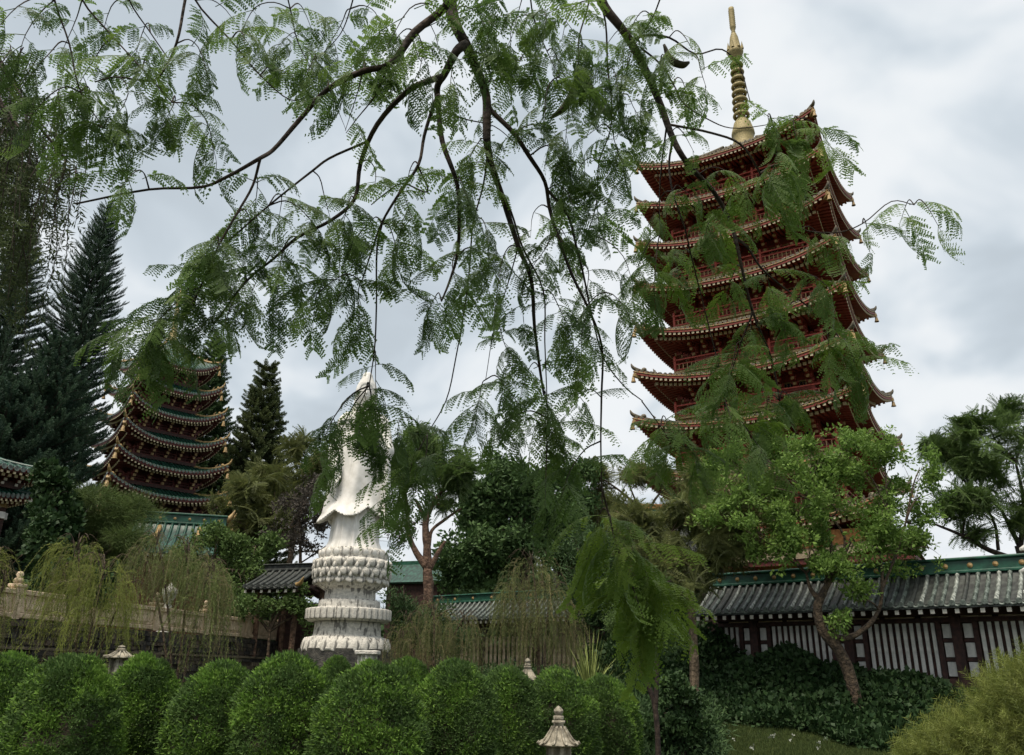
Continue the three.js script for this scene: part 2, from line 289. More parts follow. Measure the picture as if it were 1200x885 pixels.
  { const e = under(1, 0.9), f = under(1, 1.02), m = under(1, 0.25); G.cornerBeam = mg([bar(m.add(V(0, -o.bh * 0.4, 0)), e.clone().add(V(0, -o.bh * 0.35, 0)), o.bh * 0.7, o.bh * 0.8)]);
    G.cornerEnd = mg([bar(e.clone().add(V(0, -o.bh * 0.35, 0)), f.clone().add(V(0, -o.bh * 0.3, 0)), o.bh * 0.8, o.bh * 0.95), o.bell ? [tf(lathe([[0.001, 0.32], [0.07, 0.3], [0.1, 0.1], [0.14, 0], [0.12, 0]], 10), f.x, f.y - o.bh * 0.6 - 0.5, f.z, 0, 0, 0, o.bell), cyl(0.012, 0.012, 0.3, f.x, f.y - o.bh * 0.75, f.z, 4)] : []].flat()); }
  const m = o.mats;
  for (let k = 0; k < o.count; k++) {
    const s = sub(t, 'storey'); s.position.y = o.yTop(k) - rise; const sc = o.radius(k) / o.R; s.scale.set(sc, 1, sc);
    part(s, 'roof', k ? G.roof : G.roofTop, m.tile); part(s, 'soffit', G.soffit, m.soffit); part(s, 'eave_board', G.fascia, m.fascia); part(s, 'gilded_edge', G.gild, m.gild);
    part(s, 'rafters', G.rafters, m.rafter, 'stuff'); part(s, 'rafter_tips', G.tips, m.tip, 'stuff'); part(s, 'tile_ends', G.dots, m.dot, 'stuff');
    part(s, 'brackets', G.brackets, m.rafter, 'stuff'); part(s, 'bracket_ends', G.ends, m.end, 'stuff');
    part(s, 'wall', G.wall, m.wall); part(s, 'columns', G.columns, m.column, 'stuff');
    part(s, 'balcony_floor', G.floor, m.trim); part(s, 'railing', G.rail, m.rail); part(s, 'balusters', G.balusters, m.trim, 'stuff'); part(s, 'railing_posts', G.posts, m.rail, 'stuff');
    for (let q = 0; q < 4; q++) {
      part(s, 'hip_ridge', k ? G.hip : G.hipTop, m.hip).rotation.y = q * Math.PI / 2;
      part(s, 'corner_beam', G.cornerBeam, m.rafter).rotation.y = q * Math.PI / 2; part(s, 'corner_ornament', G.cornerEnd, m.end).rotation.y = q * Math.PI / 2;
      if (o.windows) {
        const c = Math.cos(q * Math.PI / 2), n2 = Math.sin(q * Math.PI / 2), place = (x) => V(x * c + B * 0.95 * n2, wallLow + drop * 0.62, -x * n2 + B * 0.95 * c);
        for (const x of [-0.69 * B, 0.69 * B]) { for (const [nm, gg, mm] of [['window_frame', G.frame, m.frame], ['window_pane', G.pane, M.paneDark]]) { const w = part(s, nm, gg, mm); w.position.copy(place(x)); w.rotation.y = q * Math.PI / 2; } }
        for (const x of [-0.16 * B, 0.16 * B]) { const d = part(s, 'door', G.doorLeaf, m.rail); d.position.copy(place(x)).y = wallLow + drop * 0.47; d.rotation.y = q * Math.PI / 2; }
      }
    }
  }
  return { A, B, G };
}
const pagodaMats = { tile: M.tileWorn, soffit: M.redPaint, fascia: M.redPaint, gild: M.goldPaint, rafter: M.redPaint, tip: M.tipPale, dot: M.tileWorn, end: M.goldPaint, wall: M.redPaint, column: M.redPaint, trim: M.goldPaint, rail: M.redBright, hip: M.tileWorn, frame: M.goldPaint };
{ // the tall red tower
  const D = 60, cx = 19.94, base = V(cx, groundY(cx, -D), -D), y0 = base.y;
  const t = thing('red_pagoda', 'tall red many-storey pagoda with golden spire behind the roofed garden wall', 'pagoda', base, 0.2165 - Math.PI / 4);
  const hTop = (k) => 41.68 - 3.6925 * k - y0, rad = (k) => 9.995 + 0.1972 * k;
  tower(t, { R: 10, ratio: 0.56, storey: 3.6925, rise: 1.15, hi: 1.15, hiTop: 4.3, th: 0.34, soffitUp: 0.75, bow: 0.3, rib: 0.42, ribR: 0.085, raft: 0.34, raftW: 0.15, brackets: 8, bh: 0.3, bw: 0.2, colR: 0.2, gild: 0.045, bal: 0.34, railW: 0.1, baluster: 0.3, hip: 0.15, horn: 0.3, bell: 1.3, windows: true, count: 9, yTop: hTop, radius: rad, mats: pagodaMats });
  const h8 = hTop(8) - 1.15, b = sub(t, 'ground_storey'), s = 7.2;
  part(b, 'wall', mg([bx(s * 1.9, h8 - 0.4, s * 1.9, 0, (h8 - 0.4) / 2 - 0.2, 0)]), M.ochre);
  part(b, 'roof_skirt', mg(four([gridGeo(12, 3, (u, v) => { const w = lerp(4.4, s + 2.6, v); return V(-(u * 2 - 1) * w, h8 - 0.6 - 2.1 * Math.pow(v, 0.8) + 0.7 * Math.pow(Math.abs(u * 2 - 1), 3) * v, w); })])), M.tileWorn);
  part(b, 'eave_board', mg(four([bx((s + 2.5) * 2, 0.3, 0.12, 0, h8 - 2.85, s + 2.45)])), M.redDark);
  for (let q = 0; q < 4; q++) for (const u of [-1, -0.5, 0, 0.5]) part(b, 'column', mg([cyl(0.3, 0.3, h8 - 2, u * s * 0.96, (h8 - 2) / 2 - 0.2, s * 0.96, 12)]), M.redPaint).rotation.y = q * Math.PI / 2;
  for (let q = 0; q < 4; q++) for (const u of [-0.75, -0.25, 0.25, 0.75]) { const w = part(b, 'window_pane', mg([bx(1.7, 2.2, 0.06, u * s * 0.96, h8 - 5.2, s * 0.95 + 0.03)]), M.paneDark); w.rotation.y = q * Math.PI / 2; const f = part(b, 'window_frame', mg([[-0.95, 0.95].map((d) => bx(0.16, 2.5, 0.12, u * s * 0.96 + d, h8 - 5.2, s * 0.95 + 0.06)), [-1.2, 0, 1.2].map((d) => bx(1.9, 0.14, 0.11, u * s * 0.96, h8 - 5.2 + d, s * 0.95 + 0.06))]), M.redBright); f.rotation.y = q * Math.PI / 2; }
  const apex = hTop(0) - 1.15 + 4.3, tip = at(855, 9, D).y - y0, L = tip - apex + 0.6, p = (f) => apex - 0.6 + L * f;
  const prof = [[1.25, p(-0.05)], [1.2, p(0.05)], [0.9, p(0.06)], [0.88, p(0.12)], [1.0, p(0.125)], [0.98, p(0.14)], [0.72, p(0.2)], [0.4, p(0.23)]];
  part(t, 'spire_base', mg([lathe(prof, 20)]), M.gold);
  part(t, 'spire_pole', mg([lathe([[0.36, p(0.2)], [0.34, p(0.66)], [0.14, p(0.74)], [0.14, p(0.98)], [0.01, p(0.99)]], 12)]), M.gold);
  for (let i = 0; i < 8; i++) { const f = 0.25 + i * 0.048, r = 0.74 - i * 0.025; part(t, 'spire_ring', mg([tf(new THREE.TorusGeometry(r * 0.82, 0.14, 8, 20), 0, p(f), 0, Math.PI / 2, 0, 0, [1, 1, 1.25]), [0, 1, 2, 3].map((q) => bar(V(0, p(f), 0), V(Math.cos(q * 1.571) * r * 0.86, p(f), Math.sin(q * 1.571) * r * 0.86), 0.12, 0.12))]), M.gold); }
  part(t, 'spire_crown', mg([lathe([[0.35, p(0.63)], [0.66, p(0.665)], [0.74, p(0.68)], [0.56, p(0.70)], [0.46, p(0.74)], [0.38, p(0.78)], [0.24, p(0.81)]], 12), [...Array(8)].map((_, q) => tf(new THREE.ConeGeometry(0.16, 0.9, 5), Math.cos(q * 0.785) * 0.66, p(0.715), Math.sin(q * 0.785) * 0.66))]), M.gold);
  part(t, 'spire_tip', mg([lathe([[0.16, p(0.80)], [0.2, p(0.82)], [0.16, p(0.835)], [0.24, p(0.845)], ...[...Array(9)].flatMap((_, i) => [[0.29, p(0.86 + i * 0.0145)], [0.24, p(0.867 + i * 0.0145)]]), [0.26, p(0.995)], [0.01, p(1.0)]], 14)]), M.gold);
}
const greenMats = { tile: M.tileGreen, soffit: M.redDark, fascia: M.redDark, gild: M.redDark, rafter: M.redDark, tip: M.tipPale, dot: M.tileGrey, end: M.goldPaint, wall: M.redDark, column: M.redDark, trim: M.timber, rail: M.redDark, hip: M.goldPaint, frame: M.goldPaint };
{ // the small green-roofed tower
  const D = 45, c = at(172, 575, D), base = V(c.x, TERRACE, -D);
  const t = thing('green_roofed_pagoda', 'smaller pagoda with curved green tiled roofs and gold corner ornaments beside dark conifers', 'pagoda', base, 0.0087 - Math.PI / 4);
  const lo = at(142, 553, D - 4.64).y - base.y, up = at(178, 402, D - 3.05).y - base.y, rad = (k) => 3.05 + (4.64 - 3.05) * k / 5, yk = (k) => lerp(up, lo, k / 5);
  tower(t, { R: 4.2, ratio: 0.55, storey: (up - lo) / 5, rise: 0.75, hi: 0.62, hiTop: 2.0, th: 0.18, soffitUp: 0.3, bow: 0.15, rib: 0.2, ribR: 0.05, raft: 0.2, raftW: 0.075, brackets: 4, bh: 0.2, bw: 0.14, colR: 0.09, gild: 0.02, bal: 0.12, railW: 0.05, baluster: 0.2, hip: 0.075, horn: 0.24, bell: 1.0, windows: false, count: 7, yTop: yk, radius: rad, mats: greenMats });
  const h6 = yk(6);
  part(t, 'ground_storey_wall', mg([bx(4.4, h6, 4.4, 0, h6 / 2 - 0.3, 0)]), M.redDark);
  const a = up - 0.75 + 2.0, tip = at(198, 338, D).y - base.y, L = tip - a + 0.2, p = (f) => a - 0.2 + L * f;
  part(t, 'spire', mg([lathe([[0.35, p(0)], [0.38, p(0.1)], [0.2, p(0.14)], [0.3, p(0.2)], [0.14, p(0.28)], ...[...Array(5)].flatMap((_, i) => [[0.24 - i * 0.025, p(0.3 + i * 0.08)], [0.1, p(0.34 + i * 0.08)]]), [0.2, p(0.74)], [0.22, p(0.8)], [0.1, p(0.88)], [0.02, p(1)]], 14)]), M.gold);
}
{ // corner pavilion at the left edge
  const D = 20, c = at(-34, 560, D), base = V(c.x, TERRACE, -D);
  const t = thing('gate_pavilion', 'small two-roofed gate pavilion with green tiles at the terrace edge beside dark conifers', 'pavilion', base, 0.25 - Math.PI / 4);
  const y0 = at(56, 549, D).y - base.y, y1 = at(27, 577, D).y - base.y;
  tower(t, { R: 2.0, ratio: 0.5, storey: y0 - y1 + 0.1, rise: 0.1, hi: 0.32, hiTop: 0.34, th: 0.1, soffitUp: 0.15, bow: 0.08, rib: 0.15, ribR: 0.045, raft: 0.16, raftW: 0.05, brackets: 4, bh: 0.09, bw: 0.07, colR: 0.06, gild: 0.02, bal: 0.05, railW: 0.02, baluster: 0.2, hip: 0.06, horn: 0.15, bell: 0, windows: false, count: 2, yTop: (k) => k ? y1 : y0, radius: (k) => k ? 1.45 : 2.0, mats: { ...greenMats, hip: M.tileGreen, tile: M.tileGreen, end: M.tipWhite } });
  for (const [x, z] of [[-1, -1], [1, -1], [-1, 1], [1, 1]]) part(t, 'pillar', mg([bx(0.22, y1 + 0.3, 0.22, x * 0.55, (y1 + 0.3) / 2 - 0.1, z * 0.55)]), M.timber);
  part(t, 'lintel', mg(four([bx(1.5, 0.16, 0.14, 0, y1 - 0.55, 0.55)])), M.plaster); part(t, 'cross_beam', mg(four([bx(1.4, 0.2, 0.16, 0, y1 - 0.25, 0.55)])), M.goldPaint);
}

// ---------------------------------------------------------------- tiled galleries
function level(pa, pb, DB) { const b = at(...pb, DB), u = at(...pa, 1), D = (b.y - EYE) / (u.y - EYE); return [at(...pa, D), b]; }
function gallery(name, label, a, b, o) {
  const y0 = o.base, dir = V(b.x - a.x, 0, b.z - a.z), L = dir.length(), yr = a.y - y0;
  const t = thing(name, label, o.category ?? 'wall', V(a.x, y0, a.z), Math.atan2(-dir.z, dir.x));
  const rb0 = yr - o.ridge, ye = yr - o.fall, ov = o.over;
  const prof = (v) => V(0, lerp(rb0, ye, Math.pow(v, 0.78)) - 0.0, lerp(0.12, ov, v));
  const roof = sub(t, 'roof');
  part(roof, 'roof_deck', mg([1, -1].map((s) => [gridGeo(2, 10, (u, v) => { const p = prof(v); return V(s > 0 ? u * L : (1 - u) * L, p.y, p.z * s); }), gridGeo(2, 10, (u, v) => { const p = prof(v); return V(s > 0 ? (1 - u) * L : u * L, p.y - 0.09, p.z * s); }), bx(L, 0.09, 0.03, L / 2, ye - 0.045, s * (ov + 0.01))])), o.deck ?? M.tileDark);
  const row = taper([...Array(6)].map((_, i) => { const p = prof(i / 5 * 1.01); return V(0, p.y + o.rowR * 0.3, p.z); }), [o.rowR, o.rowR], 6, 2), rows = [];
  const flat = metreUV(raw(row)), nr = Math.round(L / o.row);
  const endDisc = mg([tf(new THREE.CylinderGeometry(o.rowR * 1.25, o.rowR * 1.25, 0.04, 10), 0, ye + o.rowR * 0.3, ov + 0.03, Math.PI / 2)]);
  const lip = mg([tf(new THREE.TorusGeometry(o.row * 0.36, 0.028, 5, 8, Math.PI), o.row / 2, ye + 0.02, ov + 0.02, 0, 0, Math.PI)]);
  const r = rng(L * 1000);
  for (let i = 0; i <= nr; i++) {
    const x = i / nr * L;
    if (o.single) { const m = part(roof, 'tile_row', flat, r() < 0.6 ? M.tileGrey : r() < 0.6 ? M.tileRow2 : M.tileDark); m.position.set(x, (r() - 0.5) * 0.012, 0); m.rotation.y = (r() - 0.5) * 0.008; } else rows.push(tf(row, x));
    for (const s of [1, -1]) if (s < 0) rows.push(tf(row, x, 0, 0, 0, Math.PI));
    rows.push(tf(endDisc, x), tf(lip, x));
  }
  part(roof, 'tile_rows', mg(rows), o.rowMat ?? M.tileGrey, 'stuff');
  part(roof, 'ridge', mg([rb(L + 0.3, o.ridge * 0.8, 0.3, 0.03, L / 2, yr - o.ridge * 0.56, 0), rb(L + 0.36, o.ridge * 0.2, 0.42, 0.03, L / 2, yr - o.ridge * 0.1, 0), rb(L + 0.3, 0.07, 0.4, 0.02, L / 2, yr - o.ridge * 0.95, 0)]), o.ridgeMat ?? M.tileRidge);
  const boss = mg([tf(lathe([[0.001, 0.03], [0.018, 0.03], [0.026, 0.02], [0.05, 0.015], [0.06, 0.0]], 12), 0, 0, 0, Math.PI / 2)]);
  for (let i = 0; i * o.boss < L; i++) part(roof, 'gold_boss', boss, M.goldPaint).position.set(o.boss * (i + 0.5), yr - o.ridge * 0.55, 0.155);
  const rf = [], tips = [], nf = Math.round(L / o.raft);
  for (let i = 0; i <= nf; i++) for (const s of [1, -1]) { const x = i / nf * L, p = V(x, ye - 0.15, s * (ov - 0.06)); rf.push(bar(V(x, ye + 0.12, 0), p, 0.075, 0.085)); if (s > 0) tips.push(bx(0.085, 0.09, 0.02, x, ye - 0.15, ov - 0.045)); }
  part(roof, 'rafters', mg(rf), M.timber, 'stuff'); part(roof, 'rafter_tips', mg(tips), M.tipWhite, 'stuff');
  return { t, L, yr, ye, rb0 };
}
M.tileRow2 = mat(0xffffff, { map: mottled([0.32, 0.34, 0.32], [0.64, 0.66, 0.63], 9, 83, 1.8), roughness: 0.45 });
{
  const [a, b] = level([836, 673.5], [1275, 644.5], 17.0);
  const base = 1.0, { t, L, ye } = gallery('roofed_garden_wall', 'long timber and plaster garden wall with green ridged tile roof below the red pagoda', a, b, { base, ridge: 0.33, fall: 1.05, over: 1.05, row: 0.205, rowR: 0.048, boss: 0.5, raft: 0.24, single: true });
  const top = ye - 0.06, pt = ye - 0.30, pb = pt - 1.2;
  part(t, 'top_beam', mg([bx(L, 0.2, 0.26, L / 2, top - 0.02, 0)]), M.timber);
  part(t, 'backing_wall', mg([bx(L, top + 0.5, 0.08, L / 2, (top - 0.5) / 2 + 0.0, -0.12)]), M.timber);
  const frieze = mg([bx(0.66, 0.13, 0.03, 0, pt + 0.14, -0.06)]);
  part(t, 'rail', mg([bx(L, 0.1, 0.16, L / 2, pt + 0.03, -0.02)]), M.timber); part(t, 'sill_beam', mg([bx(L, 0.17, 0.2, L / 2, pb - 0.085, -0.0)]), M.timber);
  part(t, 'plinth', mg([bx(L, 2.2, 0.4, L / 2, pb - 0.36 - 1.1, -0.02)]), M.darkPlinth);
  const bay = 2.35, n = Math.ceil(L / bay), slat = mg([rb(0.08, 1.2, 0.045, 0.008, 0, (pt + pb) / 2 - 0.0, -0.035)]), sq = mg([rb(0.18, 0.3, 0.04, 0.006)]), lowWhite = mg([bx(0.62, 0.18, 0.04)]), stile = mg([bx(0.1, 1.2, 0.12, 0, (pt + pb) / 2, -0.02)]), post = mg([bx(0.2, top + 0.9, 0.24, 0, (top - 0.9) / 2, 0.0)]), ros = mg([tf(lathe([[0.001, 0.03], [0.05, 0.025], [0.07, 0.0]], 8), 0, 0, 0, Math.PI / 2)]), tie = mg([bx(0.22, 0.06, 0.08)]);
  const off = L - 3.05 - n * bay + 0.35;
  for (let i = 0; i <= n + 1; i++) {
    const x0 = off + i * bay; const inside = (x) => x > 0.1 && x < L - 0.1;
    if (inside(x0)) part(t, 'post', post, M.timber).position.x = x0;
    for (const s of [-1, 1]) { const x = x0 + s * 0.215; if (inside(x)) { for (let j = 0; j < 3; j++) part(t, 'plaster_square', sq, M.plaster).position.set(x, pt - 0.2 - j * 0.4, -0.04); for (let j = 0; j < 2; j++) part(t, 'tie', tie, M.timber).position.set(x, pt - 0.4 - j * 0.4, -0.03); } if (inside(x0 + s * 0.37)) part(t, 'stile', stile, M.timber).position.x = x0 + s * 0.37; }
    for (let j = 0; j < 10; j++) { const x = x0 + 0.49 + j * 0.152; if (inside(x)) part(t, 'slat', slat, M.plaster).position.x = x; }
    for (let j = 0; j < 3; j++) { const x = x0 + 0.39 + j * 0.783; if (inside(x)) { part(t, 'plaster_panel', lowWhite, M.plaster).position.set(x, pb - 0.27, 0.175); part(t, 'frieze_panel', frieze, M.cream).position.x = x; } }
    for (const d of [0.72, 1.175, 1.63]) if (inside(x0 + d)) part(t, 'rosette', ros, M.goldPaint).position.set(x0 + d, pb - 0.085, 0.1);
  }
}
{
  const [a, b] = level([506, 699], [706, 688], 28.5);
  const { t, L, ye } = gallery('roofed_fence', 'distant green tiled gallery with pale picket screen behind the weeping shrubs', a, b, { base: 1.2, ridge: 0.3, fall: 0.95, over: 1.0, row: 0.24, rowR: 0.055, boss: 0.9, raft: 0.24, category: 'wall' });
  part(t, 'top_beam', mg([bx(L, 0.24, 0.2, L / 2, ye - 0.14, 0)]), M.timber);
  part(t, 'fence_rail', mg([bx(L, 0.08, 0.06, L / 2, ye - 1.0, 0.0), bx(L, 0.08, 0.06, L / 2, 0.3, 0.0)]), M.timber);
  const picket = mg([bx(0.085, ye - 0.6, 0.04, 0, (ye - 1.0) / 2 + 0.12, 0.05), tf(new THREE.ConeGeometry(0.06, 0.1, 4), 0, ye - 0.62, 0.05, 0, Math.PI / 4)]);
  for (let i = 0; i < L / 0.2 - 1; i++) part(t, 'picket', picket, M.cream).position.x = 0.1 + i * 0.2;
  for (let i = 0; i <= 3; i++) part(t, 'post', mg([bx(0.2, ye + 0.5, 0.2, 0, (ye - 0.5) / 2, -0.02)]), M.timber).position.x = 0.1 + i * (L - 0.2) / 3;
}
{ // roof of the hall in front of the green tower
  const [a, b] = level([163, 599], [262, 605], 33);
  b.y = a.y; const y0 = TERRACE, { t, L, ye } = gallery('green_roofed_hall', 'green tiled hall roof with gold bosses in front of the smaller pagoda', a, b, { base: y0, ridge: 0.42, fall: 1.7, over: 1.7, row: 0.26, rowR: 0.06, boss: 0.55, raft: 0.26, rowMat: M.tileGreen, deck: M.tileGreen, category: 'building' });
  part(t, 'wall', mg([bx(L - 0.4, ye + 0.3, 2.2, L / 2, (ye + 0.1) / 2 - 0.2, -0.2)]), M.redDark);
  for (const s of [0, 1]) part(t, 'ridge_end_ornament', mg([taper([V(s ? L : 0, ye + 1.5, 0), V(s ? L + 0.25 : -0.25, ye + 1.62, 0), V(s ? L + 0.42 : -0.42, ye + 1.95, 0)], [0.16, 0.12, 0.03], 6)]), M.goldPaint);
  for (const u of [0.28, 0.75]) part(t, 'hip_dragon', mg([taper([V(u * L, ye + 1.1, 0.3), V(u * L, ye + 0.55, 1.0), V(u * L, ye + 0.35, 1.5), V(u * L, ye + 0.62, 1.75)], [0.09, 0.09, 0.1, 0.04], 6), tf(new THREE.SphereGeometry(0.15, 8, 6), u * L, ye + 0.5, 1.5)]), M.goldPaint);
}
{ // gabled green roof behind the forked tree
  const D = 38, a = at(494, 662, D), b = at(530, 660, D - 1.2);
  const t = thing('green_gabled_house', 'small gabled building with bright green roof and red gable behind the forked tree', 'building', V(a.x, 1.35, a.z), -0.35);
  const y = a.y - 1.35;
  part(t, 'roof', mg([1, -1].map((s) => tf(unitBox, 0, y - 0.42, s * 0.52, s * 0.72, 0, 0, [2.9, 0.1, 1.5]))), M.tileGreen);
  part(t, 'ridge', mg([rb(3.0, 0.2, 0.22, 0.03, 0, y + 0.08, 0)]), M.tileRidge);
  for (const s of [1, -1]) part(t, 'barge_board', mg([tf(unitBox, 1.47, y - 0.46, s * 0.52, s * 0.72, 0, 0, [0.08, 0.24, 1.52])]), M.tileGreen);
  part(t, 'gable_wall', mg([bx(2.5, y - 0.8, 1.7, 0, (y - 0.8) / 2 - 0.1, 0), new THREE.ExtrudeGeometry(new THREE.Shape([new THREE.Vector2(-0.85, y - 0.92), new THREE.Vector2(0.85, y - 0.92), new THREE.Vector2(0, y - 0.12)]), { depth: 2.46, bevelEnabled: false }).rotateY(Math.PI / 2).translate(-1.23, 0, 0)]), M.timber);
}
{ // low dark pavilion behind the pedestal
  const D = 27, a = at(318, 662, D), b = at(372, 668, D - 0.6); b.y = a.y;
  const { t, L, ye } = gallery('dark_roofed_pavilion', 'low open pavilion with dark grey roof beside the statue pedestal', a, b, { base: 1.35, ridge: 0.2, fall: 0.8, over: 1.2, row: 0.26, rowR: 0.05, boss: 5, raft: 0.3, rowMat: M.tileDark, ridgeMat: M.tileDark, category: 'pavilion' });
  for (const x of [0.2, L - 0.2]) for (const z of [-0.7, 0.7]) part(t, 'pillar', mg([cyl(0.09, 0.09, ye + 0.3, x, (ye + 0.3) / 2 - 0.2, z)]), M.barkRed);
  part(t, 'back_wall', mg([bx(L, ye * 0.9, 0.1, L / 2, ye * 0.45 - 0.1, -0.75)]), M.timber);
  part(t, 'eave_ornament', mg([taper([V(L, ye + 0.02, 1.1), V(L + 0.25, ye + 0.05, 1.25), V(L + 0.42, ye + 0.22, 1.35)], [0.08, 0.07, 0.02], 6)]), M.goldPaint);
}
{ // main hall between the trees
  const D = 44, a = at(640, 596, D), b = at(842, 600, D); b.y = a.y;
  const { t, L, ye } = gallery('main_hall', 'large hall with yellow gabled tile roof hidden behind trees beside the red pagoda', a, b, { base: 1.35, ridge: 0.6, fall: 2.6, over: 3.4, row: 0.4, rowR: 0.1, boss: 2, raft: 0.5, rowMat: M.tileDark, category: 'building' });
  part(t, 'wall', mg([bx(L - 1, ye + 0.6, 4.4, L / 2, (ye + 0.2) / 2 - 0.2, -0.4)]), M.timber);
  part(t, 'yellow_frieze', mg([bx(L - 0.6, 0.5, 0.2, L / 2, ye - 0.15, 2.2), rb(L + 0.4, 0.3, 0.5, 0.04, L / 2, ye + 2.75, 0)]), M.ochre);
  for (let i = 0; i < 6; i++) part(t, 'column', mg([cyl(0.2, 0.2, ye + 0.4, 0.8 + i * (L - 1.6) / 5, (ye + 0.4) / 2 - 0.2, 2.6)]), M.timber);
}

// ---------------------------------------------------------------- terrace wall and balustrade
{
  const L = 16.2, t = thing('terrace_wall', 'retaining wall of stacked dark slate slabs below the cream balustrade', 'wall', V(wallA.x, groundY(wallA.x + wallOut.x, wallA.z + wallOut.z), wallA.z).addScaledVector(wallDir, -3), Math.atan2(-wallDir.z, wallDir.x));
  // local x runs along the wall away from the eye, local +z faces the garden
  const r = rng(5), topY = TERRACE - 0.02 - t.position.y; const low = -0.4;
  const step = 0.55, rows = [], many = []; let y = topY, count = 0;
  const shapes = [...Array(8)].map((_, k) => { const q = rng(k + 3), g = new THREE.BoxGeometry(1, 1, 1, 2, 1, 1), p = g.attributes.position; for (let i = 0; i < p.count; i++) { const h = (a) => noise.noise(p.getX(i) * 7 + a, p.getY(i) * 7 + k * 3.1, p.getZ(i) * 7); p.setXYZ(i, p.getX(i) + 0.05 * h(1), p.getY(i) + 0.16 * h(5), p.getZ(i) + 0.12 * h(9)); } return metreUV(raw(g)); });
  while (y > low) {
    const upper = y > topY - step, h = upper ? 0.09 + 0.06 * r() : 0.055 + 0.06 * r(); let x = -0.5 * r();
    while (x < L) { const w = (upper ? 0.14 : 0.25) + 0.4 * r(); const m = [shapes[Math.floor(r() * 8)], M.slate[Math.floor(r() * (upper ? 3.2 : 4))], x + w / 2, y - h / 2, (upper ? 0 : 0.3) - 0.02 + 0.07 * r(), w * 0.985, h * 0.94, 0.34]; many.push(m); x += w; }
    y -= h;
  }
  // the slabs that show largest are pieces of their own, the rest are joined
  const size = (m) => m[5] * m[6] * (m[3] > -0.2 ? 1 : 0.3) / (m[2] + 14); many.sort((a, b) => size(b) - size(a)); const rest = [[], [], [], []];
  many.forEach((m, i) => { const k = M.slate.indexOf(m[1]); if (i < 290) { const s = part(t, 'slab', m[0], m[1]); s.position.set(m[2], m[3], m[4]); s.scale.set(m[5], m[6], m[7]); } else rest[k].push(tf(m[0], m[2], m[3], m[4], 0, 0, 0, [m[5], m[6], m[7]])); });
  rest.forEach((g, k) => g.length && part(t, 'small_slabs', mg(g), M.slate[k], 'stuff'));
  part(t, 'core', mg([bx(L, topY - low, 0.4, L / 2, (topY + low) / 2, -0.12), bx(L, topY - step - low, 0.5, L / 2, (topY - step + low) / 2, 0.1)]), M.slate[2]);
  part(t, 'ledge', mg([bx(L, 0.05, 0.42, L / 2, topY - step + 0.02, 0.3)]), M.slate[3]);
  const bal = thing('balustrade', 'cream stone balustrade with carved posts on the slate terrace wall', 'balustrade', V(t.position.x, TERRACE, t.position.z), t.rotation.y);
  const post = mg([bx(0.2, 0.62, 0.2, 0, 0.31, 0.02), rb(0.26, 0.07, 0.26, 0.02, 0, 0.64, 0.02), tf(lathe([[0.001, 0.26], [0.05, 0.24], [0.075, 0.19], [0.05, 0.14], [0.09, 0.1], [0.1, 0.05], [0.07, 0]], 12), 0, 0.67, 0.02)]);
  const pan = 2.3;
  for (let i = 0; i * pan < L - 0.1; i++) {
    part(bal, 'post', post, M.cream).position.x = i * pan + 0.1;
    if ((i + 1) * pan < L) { part(bal, 'top_rail', mg([rb(pan - 0.2, 0.1, 0.2, 0.02, pan / 2, 0.52, 0.02)]), M.cream).position.x = i * pan + 0.1; part(bal, 'panel', mg([bx(pan - 0.2, 0.33, 0.09, pan / 2, 0.3, 0.02), bx(pan - 0.5, 0.2, 0.03, pan / 2, 0.3, 0.075)]), M.cream).position.x = i * pan + 0.1; part(bal, 'foot_rail', mg([rb(pan - 0.2, 0.1, 0.22, 0.02, pan / 2, 0.07, 0.02)]), M.cream).position.x = i * pan + 0.1; }
  }
}

